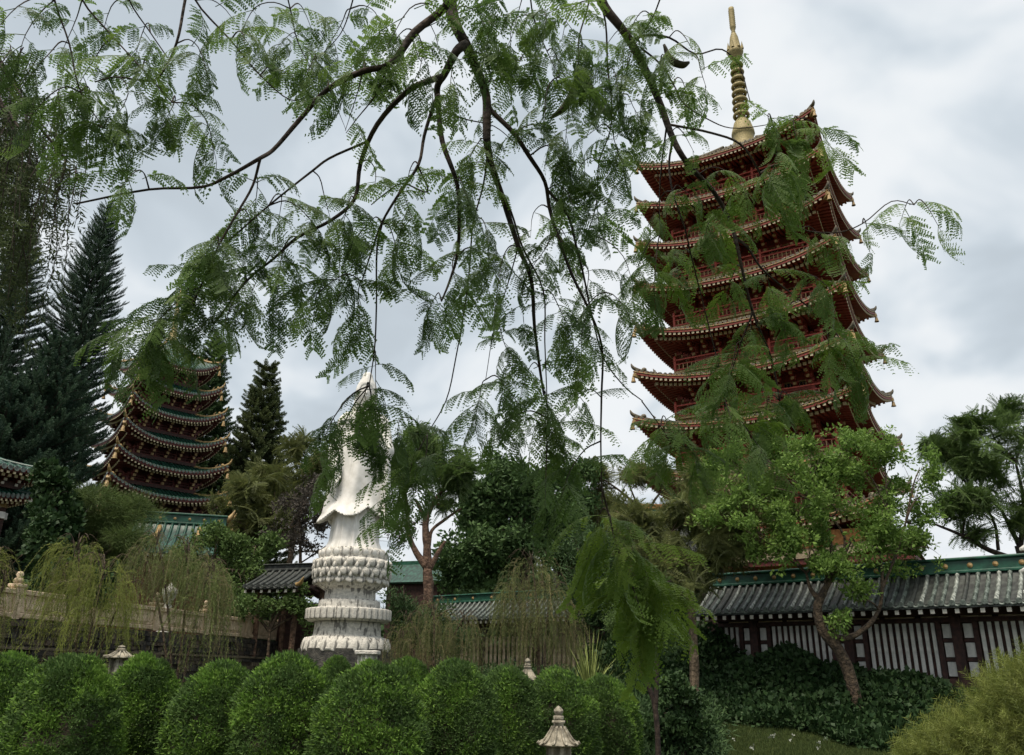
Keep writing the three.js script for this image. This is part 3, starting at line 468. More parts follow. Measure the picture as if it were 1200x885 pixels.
// ---------------------------------------------------------------- stone lanterns
function stoneLantern(name, label, top, h, dia, low = 1) { // top: Vector3 of the finial's tip
  const y0 = groundY(top.x, top.z), t = thing(name, label, 'stone lantern', V(top.x, y0, top.z)), T = top.y - y0, s = dia / 0.48, y = (d) => T - (d < 0.42 ? d * low : d - 0.42 * (1 - low)) * s;
  const ribs = [], n = 10, roofAt = (v) => [lerp(0.07, 0.235, Math.pow(v, 0.85)) * s, y(lerp(0.24, 0.42, Math.pow(v, 1.0)) - 0.05 * Math.sin(v * Math.PI) * -1)];
  for (let i = 0; i < n; i++) { const a = i / n * 2 * Math.PI; ribs.push(taper([0, 0.25, 0.5, 0.75, 1].map((v) => { const [r, yy] = roofAt(v); return V(Math.cos(a) * r, yy + 0.012 * s, Math.sin(a) * r); }).concat([V(Math.cos(a) * 0.25 * s, y(0.395), Math.sin(a) * 0.25 * s)]), [0.013 * s, 0.017 * s, 0.022 * s], 6)); }
  part(t, 'finial', mg([lathe([[0.001, y(0)], [0.02 * s, y(0.012)], [0.052 * s, y(0.045)], [0.058 * s, y(0.07)], [0.04 * s, y(0.1)], [0.035 * s, y(0.11)]], 16)]), M.lantern);
  part(t, 'collar', mg([lathe([[0.04 * s, y(0.105)], [0.062 * s, y(0.115)], [0.062 * s, y(0.15)], [0.05 * s, y(0.155)], [0.078 * s, y(0.165)], [0.078 * s, y(0.19)], [0.06 * s, y(0.2)], [0.066 * s, y(0.25)]], 16)]), M.lantern);
  part(t, 'roof', mg([lathe([...Array(9)].map((_, i) => roofAt(i / 8)).concat([[0.225 * s, y(0.44)], [0.1 * s, y(0.42)]]), 30)]), M.lantern); part(t, 'roof_ribs', mg(ribs), M.lantern, 'stuff');
  const posts = []; for (let i = 0; i < 6; i++) { const a = i / 6 * 2 * Math.PI + 0.3; posts.push(bx(0.05 * s, 0.3 * s, 0.05 * s, Math.cos(a) * 0.12 * s, y(0.57), Math.sin(a) * 0.12 * s, -a)); }
  part(t, 'firebox', mg([posts, cyl(0.1 * s, 0.1 * s, 0.3 * s, 0, y(0.57), 0, 12), cyl(0.16 * s, 0.15 * s, 0.05 * s, 0, y(0.745), 0, 12)]), M.lantern);
  part(t, 'stem', mg([lathe([[0.001, y(0.77)], [0.15 * s, y(0.77)], [0.1 * s, y(0.84)], [0.085 * s, y(0.95)], [0.09 * s, Math.max(0.14, y(1.4))], [0.15 * s, 0.12], [0.19 * s, 0.1], [0.2 * s, -0.05]], 12)]), M.lantern);
  return t;
}
stoneLantern('stone_lantern', 'ribbed stone lantern in front of the clipped hedge bushes', at(654.5, 827, 9.6), 1.2, 0.44);
stoneLantern('stone_lantern', 'stone lantern half hidden behind the hedge in front of the picket screen', at(618.5, 771, 14.6), 1.2, 0.4);
stoneLantern('stone_lantern', 'stone lantern with only its cap above the hedge before the slate wall', at(143, 756, 12.2), 1.2, 0.42, 0.45);
{ // tiered stone tower at the right edge
  const D = 11, tp = at(1214, 600, D), y0 = groundY(tp.x, -D), t = thing('stone_tower', 'white tiered stone tower at the end of the garden wall', 'stone tower', V(tp.x, y0, -D), 0.1), T = tp.y - y0;
  for (let i = 0; i < 5; i++) { const yy = at(1214, 642 + i * 25, D).y - y0, w = 0.4 + 0.035 * i; part(t, 'tier_roof', mg([rb(w, 0.045, w, 0.012, 0, yy, 0), tf(new THREE.CylinderGeometry(w * 0.35, w * 0.68, 0.09, 4), 0, yy + 0.065, 0, 0, Math.PI / 4)]), M.statue); part(t, 'tier_body', mg([bx(w * 0.55, 0.22, w * 0.55, 0, yy - 0.12, 0)]), M.statue); }
  const yl = at(1214, 742, D).y - y0; part(t, 'shaft', mg([bx(0.34, yl - 0.1, 0.34, 0, (yl - 0.1) / 2 - 0.1, 0), rb(0.6, 0.2, 0.6, 0.03, 0, 0.08, 0)]), M.statue); part(t, 'spire', mg([lathe([[0.12, T - 0.35], [0.07, T - 0.2], [0.09, T - 0.15], [0.01, T]], 10)]), M.statue);
}
// ---------------------------------------------------------------- the white statue
function sdfMesh(f, c, h, res) { // f(x, y, z) < 0 inside; box of half sizes h round c
  const mc = new MarchingCubes(res, new THREE.MeshBasicMaterial(), false, false, 400000), fl = mc.field; mc.isolation = 0;
  for (let k = 0; k < res; k++) for (let j = 0; j < res; j++) for (let i = 0; i < res; i++) fl[k * res * res + j * res + i] = -f(c.x + (i / (res / 2) - 1) * h.x, c.y + (j / (res / 2) - 1) * h.y, c.z + (k / (res / 2) - 1) * h.z);
  mc.update();
  const n = mc.count, pos = new Float32Array(n * 3);
  for (let i = 0; i < n; i++) { pos[3 * i] = c.x + mc.positionArray[3 * i] * h.x; pos[3 * i + 1] = c.y + mc.positionArray[3 * i + 1] * h.y; pos[3 * i + 2] = c.z + mc.positionArray[3 * i + 2] * h.z; }
  const g = new THREE.BufferGeometry(); g.setAttribute('position', new THREE.BufferAttribute(pos, 3)); const w = mergeVertices(g, 1e-4); w.computeVertexNormals(); return w;
}
const smin = (a, b, k) => { const h = clamp(0.5 + 0.5 * (b - a) / k); return lerp(b, a, h) - k * h * (1 - h); };
const cap = (x, y, z, a, b, ra, rb2) => { const bx_ = b[0] - a[0], by = b[1] - a[1], bz = b[2] - a[2], px = x - a[0], py = y - a[1], pz = z - a[2], t = clamp((px * bx_ + py * by + pz * bz) / (bx_ * bx_ + by * by + bz * bz)); return Math.hypot(px - t * bx_, py - t * by, pz - t * bz) - lerp(ra, rb2, t); };
{
  const D = 22, foot = at(405, 765, D), gy = groundY(foot.x, -D), t = thing('robed_statue', 'tall white stone statue of a robed figure standing on a round lotus pedestal', 'statue', V(foot.x, gy, -D), 0.15), B = foot.y - gy;
  const st = M.statue, gs = M.grimyStone;
  part(t, 'plinth', mg([cyl(1.3, 1.35, B, 0, B / 2 - 0.1, 0, 8), cyl(1.2, 1.2, 0.2, 0, B - 0.02, 0, 8)]), M.darkPlinth);
  const ped = sub(t, 'pedestal'); ped.position.y = B; ped.scale.y = 0.9;
  part(ped, 'base_ring', mg([lathe([[1.0, 0], [1.12, 0.02], [1.13, 0.1], [1.08, 0.3], [0.98, 0.4], [0.9, 0.42], [0.86, 0.46], [0.84, 0.8], [0.9, 0.83], [0.8, 0.84]], 40)]), gs);
  part(ped, 'middle_ring', mg([lathe([[0.8, 0.82], [1.02, 0.83], [1.08, 0.9], [1.08, 1.15], [1.04, 1.18], [0.8, 1.19], [0.8, 1.25], [0.78, 1.4], [0.7, 1.43], [0.66, 1.45], [0.65, 1.68], [0.72, 1.72]], 40)]), gs);
  part(ped, 'bowl', mg([lathe([[0.68, 1.7], [0.8, 1.78], [0.92, 1.95], [0.98, 2.2], [0.98, 2.45], [0.93, 2.56], [0.86, 2.58], [0.88, 2.62], [0.88, 2.8], [0.83, 2.86], [0.5, 2.88]], 44)]), gs);
  const petal = (w, h, d, pointed) => { const g = new THREE.SphereGeometry(1, 10, 8), p = g.attributes.position; for (let i = 0; i < p.count; i++) { const y = p.getY(i); const k = pointed ? (y > 0 ? Math.pow(1 - y * y * 0.35, 1) * (1 - 0.35 * y) : 1 + 0.1 * y) : 1 - 0.18 * y * y; p.setXYZ(i, p.getX(i) * w * k, y * h, p.getZ(i) * d * (pointed ? 1 : 1 + 0.15 * y)); } g.computeVertexNormals(); return metreUV(raw(g)); };
  const round = petal(0.14, 0.13, 0.06, false), leafUp = petal(0.115, 0.2, 0.05, true), leafSm = petal(0.06, 0.1, 0.05, true), dent = mg([rb(0.14, 0.3, 0.08, 0.03)]);
  const ring = (name, g, n, r, y, tilt, ph = 0, m = gs, s = 1) => { for (let i = 0; i < n; i++) { const a = (i + ph) / n * 2 * Math.PI, o = part(ped, name, g, m); o.position.set(Math.sin(a) * r, y, Math.cos(a) * r); o.rotation.order = 'YXZ'; o.rotation.set(tilt, a, 0); o.scale.setScalar(s); } };
  ring('petal', round, 22, 0.985, 2.42, 0.05, 0); ring('petal', round, 22, 0.985, 2.17, -0.08, 0.5); ring('petal', round, 22, 0.93, 1.95, -0.4, 0, gs, 0.92);
  ring('small_petal', leafSm, 22, 1.0, 2.32, 0, 0.5); ring('small_petal', leafSm, 22, 0.97, 2.08, -0.2, 0);
  ring('base_petal', leafUp, 26, 1.08, 0.2, -0.22); ring('fluted_block', dent, 36, 1.06, 1.02, 0); ring('rim_petal', petal(0.11, 0.11, 0.05, false), 22, 0.87, 2.71, 0, 0.25, st); ring('collar_petal', leafUp, 20, 0.70, 1.36, 0.25, 0, gs, 0.5);
  // the figure
  const fig = (x, y, z) => {
    const th = Math.atan2(x, z), rr = Math.hypot(x, z * 1.12);
    const fold = 0.030 * Math.cos(th * 13 + 0.6 * Math.sin(y * 1.3)) + 0.016 * Math.cos(th * 23 + 1);
    let skirt = (rr - lerp(0.66, 0.48, clamp(y / 2.2)) - 0.07 * smooth(0.25, 0, y) - fold) * 0.8; skirt = Math.max(skirt, y - 2.6, -y);
    const k = clamp((y - 0.6) / 2.9), rc = lerp(0.72, 0.42, Math.pow(k, 0.7)) + (0.19 + 0.12 * Math.max(0, -Math.sin(th))) * Math.pow(smooth(1.45, 0.66, y), 1.6);
    const drape = 0.034 * Math.sin((x * 0.8 - y * 0.25 + z * 0.1) * 11) * smooth(3.4, 2.2, y) * smooth(0.7, 1.5, y) + 0.02 * Math.cos(th * 9 + y);
    const shell = Math.abs(rr - rc + 0.03 - drape) - 0.045;
    const hem = 0.94 - 0.22 * Math.abs(Math.cos(th * 2.5 + 0.4)) + 0.10 * Math.sin(th + 0.6);
    let cloak = Math.max(shell, hem - y, y - 3.45) * 0.8; const body = Math.max(rr - rc + 0.05, y - 3.4, 1.25 - y) * 0.8;
    let d = Math.min(skirt, smin(cloak, body, 0.05));
    d = smin(d, cap(x, y, z, [-0.36, 3.36, 0], [0.36, 3.36, 0], 0.24, 0.24), 0.2);
    d = smin(d, cap(x, y, z, [0, 3.3, 0], [0, 3.8, 0.03], 0.3, 0.14), 0.15);
    // hanging arm with its sleeve (statue's right), raised arm at the chest (left)
    d = smin(d, cap(x, y, z, [-0.52, 3.3, 0.02], [-0.68, 2.45, 0.12], 0.2, 0.22), 0.12); let sl = cap(x, y, z, [-0.68, 2.5, 0.12], [-0.66, 1.98, 0.34], 0.2, 0.19); sl = Math.max(sl, -cap(x, y, z, [-0.63, 2.02, 0.36], [-0.60, 1.62, 0.56], 0.11, 0.13)); d = smin(d, sl, 0.05);
    d = smin(d, cap(x, y, z, [-0.66, 2.0, 0.3], [-0.80, 0.95, 0.22], 0.13, 0.09), 0.14);
    d = smin(d, cap(x, y, z, [0.52, 3.3, 0.02], [0.66, 2.55, 0.18], 0.2, 0.22), 0.12); d = smin(d, cap(x, y, z, [0.66, 2.55, 0.18], [0.22, 2.75, 0.56], 0.2, 0.13), 0.08);
    const sx = Math.hypot((x - 0.74 - 0.04 * Math.sin(y * 2)) / 1.0, (z - 0.16) / 2.1) - 0.11 + 0.012 * Math.cos(z * 40); d = smin(d, Math.max(sx, y - 2.6, 0.55 + 0.35 * Math.abs(z - 0.3) - y), 0.07);
    return d;
  };
  const body = sdfMesh(fig, V(0, 1.95, 0), V(1.15, 2.05, 1.15), 112);
  const hand = (x, y, z) => { let d = cap(x, y, z, [0.22, 2.75, 0.56], [0.12, 2.82, 0.62], 0.08, 0.075); for (let i = 0; i < 4; i++) d = smin(d, Math.min(cap(x, y, z, [0.10 + i * 0.012, 2.77 + i * 0.038, 0.64], [0.0, 2.79 + i * 0.036, 0.69], 0.022, 0.02), cap(x, y, z, [0.0, 2.79 + i * 0.036, 0.69], [-0.02, 2.79 + i * 0.034, 0.60], 0.02, 0.016)), 0.015); d = smin(d, cap(x, y, z, [0.14, 2.88, 0.6], [0.04, 2.96, 0.62], 0.025, 0.02), 0.02); const v = Math.hypot(x + 0.01, z - 0.62); return Math.min(d, Math.max(v - (0.05 + 0.05 * smooth(2.95, 2.6, y) * smooth(2.45, 2.6, y)), y - 3.12, 2.48 - y)); };
  const hand2 = (x, y, z) => { let d = cap(x, y, z, [-0.62, 2.0, 0.36], [-0.6, 1.8, 0.46], 0.07, 0.07); for (let i = 0; i < 4; i++) d = smin(d, cap(x, y, z, [-0.65 + i * 0.034, 1.8, 0.47], [-0.64 + i * 0.03, 1.58 + 0.03 * Math.abs(i - 1.5), 0.54], 0.022, 0.016), 0.012); return smin(d, cap(x, y, z, [-0.54, 1.86, 0.44], [-0.49, 1.74, 0.5], 0.024, 0.018), 0.02); };
  const head = (x, y, z) => {
    const q = y - 4.12; let d = Math.hypot(x / 0.215, q / 0.29, (z - 0.05) / 0.235) * 0.22 - 0.22;
    d = smin(d, cap(x, y, z, [0, 3.6, 0], [0, 3.95, 0.03], 0.15, 0.12), 0.06);
    d = smin(d, cap(x, y, z, [0, 4.17, 0.26], [0, 4.07, 0.3], 0.016, 0.03), 0.03); d = smin(d, cap(x, y, z, [-0.04, 3.99, 0.26], [0.04, 3.99, 0.26], 0.018, 0.018), 0.02);
    for (const s of [-1, 1]) { d = smin(d, cap(x, y, z, [s * 0.05, 4.14, 0.255], [s * 0.11, 4.14, 0.235], 0.017, 0.012), 0.015); d = smin(d, cap(x, y, z, [s * 0.035, 4.2, 0.275], [s * 0.13, 4.2, 0.235], 0.013, 0.01), 0.015); d = smin(d, cap(x, y, z, [s * 0.215, 4.2, 0.03], [s * 0.205, 3.95, 0.05], 0.035, 0.028), 0.03); }
    let hood = Math.hypot(x / 0.3, (y - 4.15) / 0.42, (z + 0.03) / 0.3) * 0.3 - 0.3; hood = Math.max(Math.abs(hood + 0.02) - 0.03, -(Math.hypot(x / 0.225, (y - 4.05) / 0.34, (z - 0.3) / 0.3) - 1) * 0.2);
    d = smin(d, hood, 0.03); d = smin(d, cap(x, y, z, [-0.2, 4.0, -0.1], [-0.3, 3.4, -0.08], 0.11, 0.13), 0.08); d = smin(d, cap(x, y, z, [0.2, 4.0, -0.1], [0.3, 3.4, -0.08], 0.11, 0.13), 0.08);
    d = smin(d, cap(x, y, z, [0, 4.38, 0.06], [0, 4.58, 0.05], 0.2, 0.15), 0.06); return smin(d, cap(x, y, z, [0, 4.36, 0.2], [0, 4.56, 0.19], 0.07, 0.03), 0.03);
  };
  const f = part(t, 'figure', mg([body, sdfMesh(hand, V(0.06, 2.8, 0.6), V(0.32, 0.36, 0.26), 56), sdfMesh(hand2, V(-0.58, 1.8, 0.45), V(0.2, 0.3, 0.2), 48), sdfMesh(head, V(0, 4.05, 0), V(0.55, 0.75, 0.45), 80)]), M.robe); f.position.y = B + 2.55; f.scale.y = 1.07;
}
{ const p = at(430, 779, 17.5), y = groundY(p.x, p.z), t = thing('fluted_post', 'short pale fluted stone post between the hedge and the statue pedestal', 'post', V(p.x, y, p.z)), h = p.y + 0.2 - y;
  part(t, 'shaft', mg([cyl(0.17, 0.17, h, 0, h / 2, 0, 16), [...Array(12)].map((_, i) => cyl(0.03, 0.03, h, Math.cos(i * 0.5236) * 0.17, h / 2, Math.sin(i * 0.5236) * 0.17, 6))]), M.grimyStone); part(t, 'cap', mg([rb(0.46, 0.08, 0.46, 0.02, 0, h + 0.03, 0)]), M.grimyStone); }
{ const p = at(198, 700, 24), t = thing('white_urn', 'small white stone urn on the terrace behind the balustrade', 'urn', V(p.x, TERRACE, p.z)), h = at(198, 683, 24).y - TERRACE;
  part(t, 'bowl', mg([lathe([[0.001, h], [0.05, h - 0.04], [0.1, h - 0.12], [0.22, h - 0.18], [0.2, h - 0.35], [0.1, h - 0.55], [0.07, h - 0.6]], 16)]), st_()); part(t, 'stand', mg([lathe([[0.07, h - 0.58], [0.12, h - 0.66], [0.1, h - 0.8], [0.16, 0.1], [0.2, 0.08], [0.2, -0.04]], 16)]), st_()); }
function st_() { return M.statue; }
// ---------------------------------------------------------------- foliage shapes
function leafSoup(n, f) { // n leaves; f(i) -> [base, direction, side, length, width, fold]
  const pos = [];
  for (let i = 0; i < n; i++) {
    const [b, d, s, L, w, fold = 0.25] = f(i), nn = d.clone().cross(s).normalize(), tip = b.clone().addScaledVector(d, L), mid = b.clone().addScaledVector(d, L * 0.45).addScaledVector(nn, fold * w), l = mid.clone().addScaledVector(s, w / 2).addScaledVector(nn, -fold * w), r = mid.clone().addScaledVector(s, -w / 2).addScaledVector(nn, -fold * w);
    pos.push(...b.toArray(), ...r.toArray(), ...tip.toArray(), ...b.toArray(), ...tip.toArray(), ...l.toArray());
  }
  const g = new THREE.BufferGeometry(); g.setAttribute('position', new THREE.Float32BufferAttribute(pos, 3)); g.computeVertexNormals(); return g;
}
const unit = (r) => { const z = r() * 2 - 1, a = r() * 6.2832, q = Math.sqrt(1 - z * z); return V(q * Math.cos(a), z, q * Math.sin(a)); };
const perp = (d, r) => { const s = unit(r); return s.sub(d.clone().multiplyScalar(s.dot(d))).normalize(); };
const ball = (n, R, L, w, seed, up = 0.3) => { const r = rng(seed); return leafSoup(n, () => { const u = unit(r), b = u.clone().multiplyScalar(R * Math.cbrt(r()) * 0.8), d = u.clone().add(unit(r).multiplyScalar(0.9)).add(V(0, up, 0)).normalize(); return [b, d, perp(d, r), L * (0.7 + 0.6 * r()), w * (0.8 + 0.4 * r())]; }); };
const spray = (n, L, l, w, seed, spread = 0.9) => { const r = rng(seed); return leafSoup(n, (i) => { const t = i / n, b = V(0, t * L, 0), a = i * 2.4, d = V(Math.cos(a) * spread, 0.55, Math.sin(a) * spread).normalize(); return [b, d, perp(d, r), l * (1.1 - 0.6 * t) * (0.8 + 0.4 * r()), w, 0.1]; }); };
const pinnate = (pairs, L, l, w, seed, droop = 0.5) => { const r = rng(seed); return leafSoup(pairs * 2, (i) => { const k = Math.floor(i / 2) / pairs, s = i % 2 ? 1 : -1, b = V(k * L, -droop * L * k * k, 0), d = V(0.45, -0.25 - 0.3 * r(), s).normalize(); return [b, d, V(1, 0, 0).sub(d.clone().multiplyScalar(d.x)).normalize(), l * (0.35 + Math.sin(Math.PI * (0.15 + 0.75 * k))) * 0.75, w, 0.15]; }); };
const G = {
  broad: [1, 2, 3].map((s) => ball(18, 0.26, 0.15, 0.075, s, 0.1)), fine: [4, 5, 6].map((s) => ball(26, 0.24, 0.10, 0.026, s, 0.2)), ivy: [7, 8].map((s) => ball(14, 0.16, 0.10, 0.09, s, 0.4)),
  clip: [9, 10, 11].map((s) => ball(16, 0.045, 0.036, 0.012, s, 0.5)), needle: [12, 13].map((s) => ball(44, 0.16, 0.17, 0.008, s, 0.5)), needleNear: [31, 32].map((s) => spray(70, 0.22, 0.075, 0.0035, s, 0.8)),
  rope: [14, 15].map((s) => spray(34, 0.42, 0.075, 0.03, s, 0.75)), tail: [16, 17].map((s) => spray(60, 0.5, 0.15, 0.035, s, 0.7)),
  feather: [18, 19, 20].map((s) => { const r = rng(s), list = []; for (let i = 0; i < 6; i++) list.push(tf(pinnate(11, 0.42, 0.13, 0.032, s * 9 + i, 0.35 + 0.4 * r()), 0, 0, 0, 0, i * 1.05 + r(), 0.5 * r() - 0.1)); return mergeGeometries(list); }),
};
function foliage(parent, name, geos, mt, places) { const sets = geos.map(() => []); places.forEach((p, i) => sets[i % geos.length].push(p)); sets.forEach((l, i) => l.length && instances(parent, name, geos[i], mt, l)); }
const eul = (x, y, z) => new THREE.Quaternion().setFromEuler(new THREE.Euler(x, y, z));
const spin = (r) => new THREE.Quaternion().setFromUnitVectors(V(0, 1, 0), unit(r).add(V(0, 0.8, 0)).normalize()).multiply(new THREE.Quaternion().setFromAxisAngle(V(0, 1, 0), r() * 6.283));

// A tree: trunk through photo points at depth D, crown lobes [px, py, rx, ry, nearer/farther metres, leaf count]
let treeSeed = 100;
function tree(name, label, o) {
  const r = rng(treeSeed += 7), first = at(o.trunk[0][0], o.trunk[0][1], o.D), gy = o.gy ?? groundY(first.x, first.z), base = V(first.x, gy, first.z);
  const t = thing(name, label, o.category ?? 'tree', base, 0, o.group), loc = (p) => p.clone().sub(base), bark = o.bark ?? M.bark;
  const tp = o.trunk.map(([x, y, rad, dd = 0]) => [loc(at(x, y, o.D + dd)), rad]); tp[0][0].y = -0.25;
  part(t, 'trunk', mg([taper(tp.map((p) => p[0]), tp.map((p) => p[1]), 8, 5, 0.25)]), bark);
  const tops = tp.slice(1).map((p) => p[0]), places = [], limbs = [];
  for (const l of o.limbs ?? []) limbs.push(taper(l.map(([x, y, rad, dd = 0]) => loc(at(x, y, o.D + dd))), l.map((p) => p[2]), 7, 4, 0.2));
  const ends = [...tops, ...(o.limbs ?? []).flatMap((l) => l.map(([x, y, , dd = 0]) => loc(at(x, y, o.D + dd))))];
  for (const [px, py, rx, ry, dz = 0, n = 200] of o.lobes) {
    const cw = at(px, py, o.D + dz), k = 1 / pxPerMetre(cw), c = loc(cw), R = V(rx * k, ry * k, (rx + ry) / 2 * k * (o.deep ?? 1));
    let near = ends[0]; for (const e of ends) if (e.distanceTo(c) + (e.y > c.y ? 1 : 0) * e.distanceTo(c) * 0.6 < near.distanceTo(c)) near = e;
    const mid = near.clone().lerp(c, 0.55).add(V((r() - 0.5) * 0.4, 0.15 * near.distanceTo(c) - 0.1, (r() - 0.5) * 0.4)), br = o.twig ?? 0.035;
    limbs.push(taper([near, mid, c], [br * 1.6, br * 1.1, br * 0.5], 5, 4, 0.2));
    for (let i = 0; i < (o.sub ?? 5); i++) { const e = c.clone().add(unit(r).multiply(R).multiplyScalar(0.85)), s = near.clone().lerp(c, 0.5 + 0.5 * r()); limbs.push(taper([s, s.clone().lerp(e, 0.5).add(V(0, 0.1 * R.y, 0)), e], [br * 0.6, br * 0.4, br * 0.15], 4, 3)); }
    const puffs = [[c, R.clone().multiplyScalar(0.8)]]; for (let i = 0; i < 6; i++) puffs.push([c.clone().add(unit(r).multiply(R).multiplyScalar(0.8)), R.clone().multiplyScalar(0.42 + 0.36 * r())]);
    for (let i = 0; i < n * 1.15 * (o.dense ?? 1); i++) {
      const [pc, pR] = puffs[Math.floor(Math.pow(r(), 0.8) * 7)], u = unit(r), p = u.clone().multiplyScalar(Math.pow(r(), 0.42)).multiply(pR).add(pc), g = noise.noise(p.x * o.freq + 9, p.y * o.freq * 1.3, p.z * o.freq);
      if (g < (o.gap ?? -0.05)) continue;
      const s = (o.size ?? 1) * (0.6 + 0.8 * r());
      places.push([p, o.aim ? o.aim(u, r) : spin(r), s, tint(r, ...o.colors)]);
    }
  }
  part(t, 'limbs', mg(limbs), bark, 'stuff');
  foliage(t, 'crown', o.leaf, o.mat ?? M.leaf, places);
  return t;
}
const DARK = [[0.032, 0.068, 0.024], [0.07, 0.125, 0.04]], MID = [[0.065, 0.115, 0.03], [0.12, 0.19, 0.05]], BRIGHT = [[0.11, 0.20, 0.035], [0.19, 0.30, 0.06]], OLIVE = [[0.10, 0.125, 0.04], [0.18, 0.20, 0.065]], BLUEG = [[0.022, 0.05, 0.032], [0.05, 0.092, 0.05]], YELLOW = [[0.15, 0.19, 0.035], [0.27, 0.30, 0.07]], TAN = [[0.13, 0.125, 0.06], [0.25, 0.21, 0.10]], PURPLE = [[0.055, 0.05, 0.042], [0.095, 0.08, 0.065]];

// ---------------------------------------------------------------- clipped bushes
{
  const small = 'small clipped dome bush tucked behind the hedge at the foot of the statue pedestal';
  const spec = [[12, 769, 64, 10.2, 'clipped dome bush in front of the pale weeping shrub below the gate pavilion'], [88, 770, 68, 9.2, 'broad clipped dome bush before the yellow-green weeping shrub and lantern cap'], [172, 771, 52, 10.6, 'clipped dome bush below the brownish weeping shrub, beside the lantern cap'], [262, 778, 62, 9.8, 'clipped dome bush before the bare end of the slate wall'], [338, 769, 68, 9.6, 'clipped dome bush in front of the dark-roofed pavilion'], [396, 770, 30, 13.5, small], [440, 779, 74, 9.2, 'large clipped dome bush right in front of the statue pedestal'], [536, 776, 56, 10.2, 'clipped dome bush before the low drooping olive shrub'], [596, 781, 46, 11.4, 'narrow clipped dome bush below the tall olive weeping shrub'], [655, 784, 52, 11.9, 'clipped dome bush directly behind the ribbed stone lantern'], [706, 791, 48, 12.6, 'clipped dome bush ending the hedge row beside the two thin dark stems'], [478, 770, 40, 13.5, small]];
  for (const [px, py, rad, D, label] of spec) {
    const top = at(px, py + 7, D), k = 1 / pxPerMetre(top), R = rad * 0.85 * k, gy = groundY(top.x, top.z), h = top.y - gy, r = rng(px + 900), sd = px * 0.37;
    const t = thing('topiary_bush', label, 'bush', V(top.x, gy, top.z), 0, 'clipped topiary bushes in a row');
    const surf = (u, v) => { const a = u * 6.2832, e = v; const low = Math.min(1, (1 - e) * 1.0); const rr = e < 0.5 ? R * (0.72 + 0.28 * Math.sin(e / 0.5 * 1.57)) : R * Math.sqrt(Math.max(0, 1 - Math.pow((e - 0.5) / 0.5, 2.0))), y = e * h; const n = 1 + 0.17 * noise.noise(Math.cos(a) * 1.7 + sd, e * 3.2, Math.sin(a) * 1.7) + 0.05 * noise.noise(Math.cos(a) * 5 + sd, e * 8, Math.sin(a) * 5); return V(Math.cos(a) * rr * n, y * (0.97 + 0.03 * n), Math.sin(a) * rr * n); };
    part(t, 'shade_core', mg([gridGeo(28, 16, (u, v) => surf(-u, v).multiplyScalar(0.93))]), M.core ??= mat(lin(0.075, 0.06, 0.04), { roughness: 1, bumpMap: bumpBark, bumpScale: 0.05 }));  // solid filler, not twigs; its dark brown paints shade into the leaf gaps
    const pl = [], n = 7000;
    for (let i = 0; i < n; i++) {
      const u = r(), v = 0.05 + 0.95 * Math.pow(r(), 0.8), vv = v > 0.5 ? 0.5 + 0.5 * Math.sin((v - 0.5) / 0.5 * 1.5707) : v, p = surf(u, vv), q = surf(u + 0.01, vv), w = surf(u, Math.min(1, vv + 0.02)), nn = p.clone().setY(Math.max(0, (p.y / h - 0.5)) * 2 * R).normalize();
      const dip = noise.noise(p.x * 6 + sd, p.y * 6, p.z * 6), hole = noise.noise(p.x * 4.5 + sd, p.y * 4.5 + 11, p.z * 4.5); if (hole < -0.34 && p.y < h * 0.8 && r() < 0.8) continue; p.multiplyScalar(0.955 + 0.07 * r() + 0.035 * dip);
      const young = noise.noise(p.x * 3 + sd, p.y * 3 + 5, p.z * 3) + (r() - 0.5) * 0.8 > 0.1;
      pl.push([p, new THREE.Quaternion().setFromUnitVectors(V(0, 1, 0), nn.add(unit(r).multiplyScalar(0.5)).add(V(0, 0.35, 0)).normalize()), 0.8 + 0.7 * r(), young ? tint(r, [0.11, 0.22, 0.032], [0.18, 0.30, 0.05]) : tint(r, [0.056, 0.112, 0.026], [0.095, 0.165, 0.04])]);
    }
    foliage(t, 'foliage', G.clip, M.leaf, pl);
  }
}

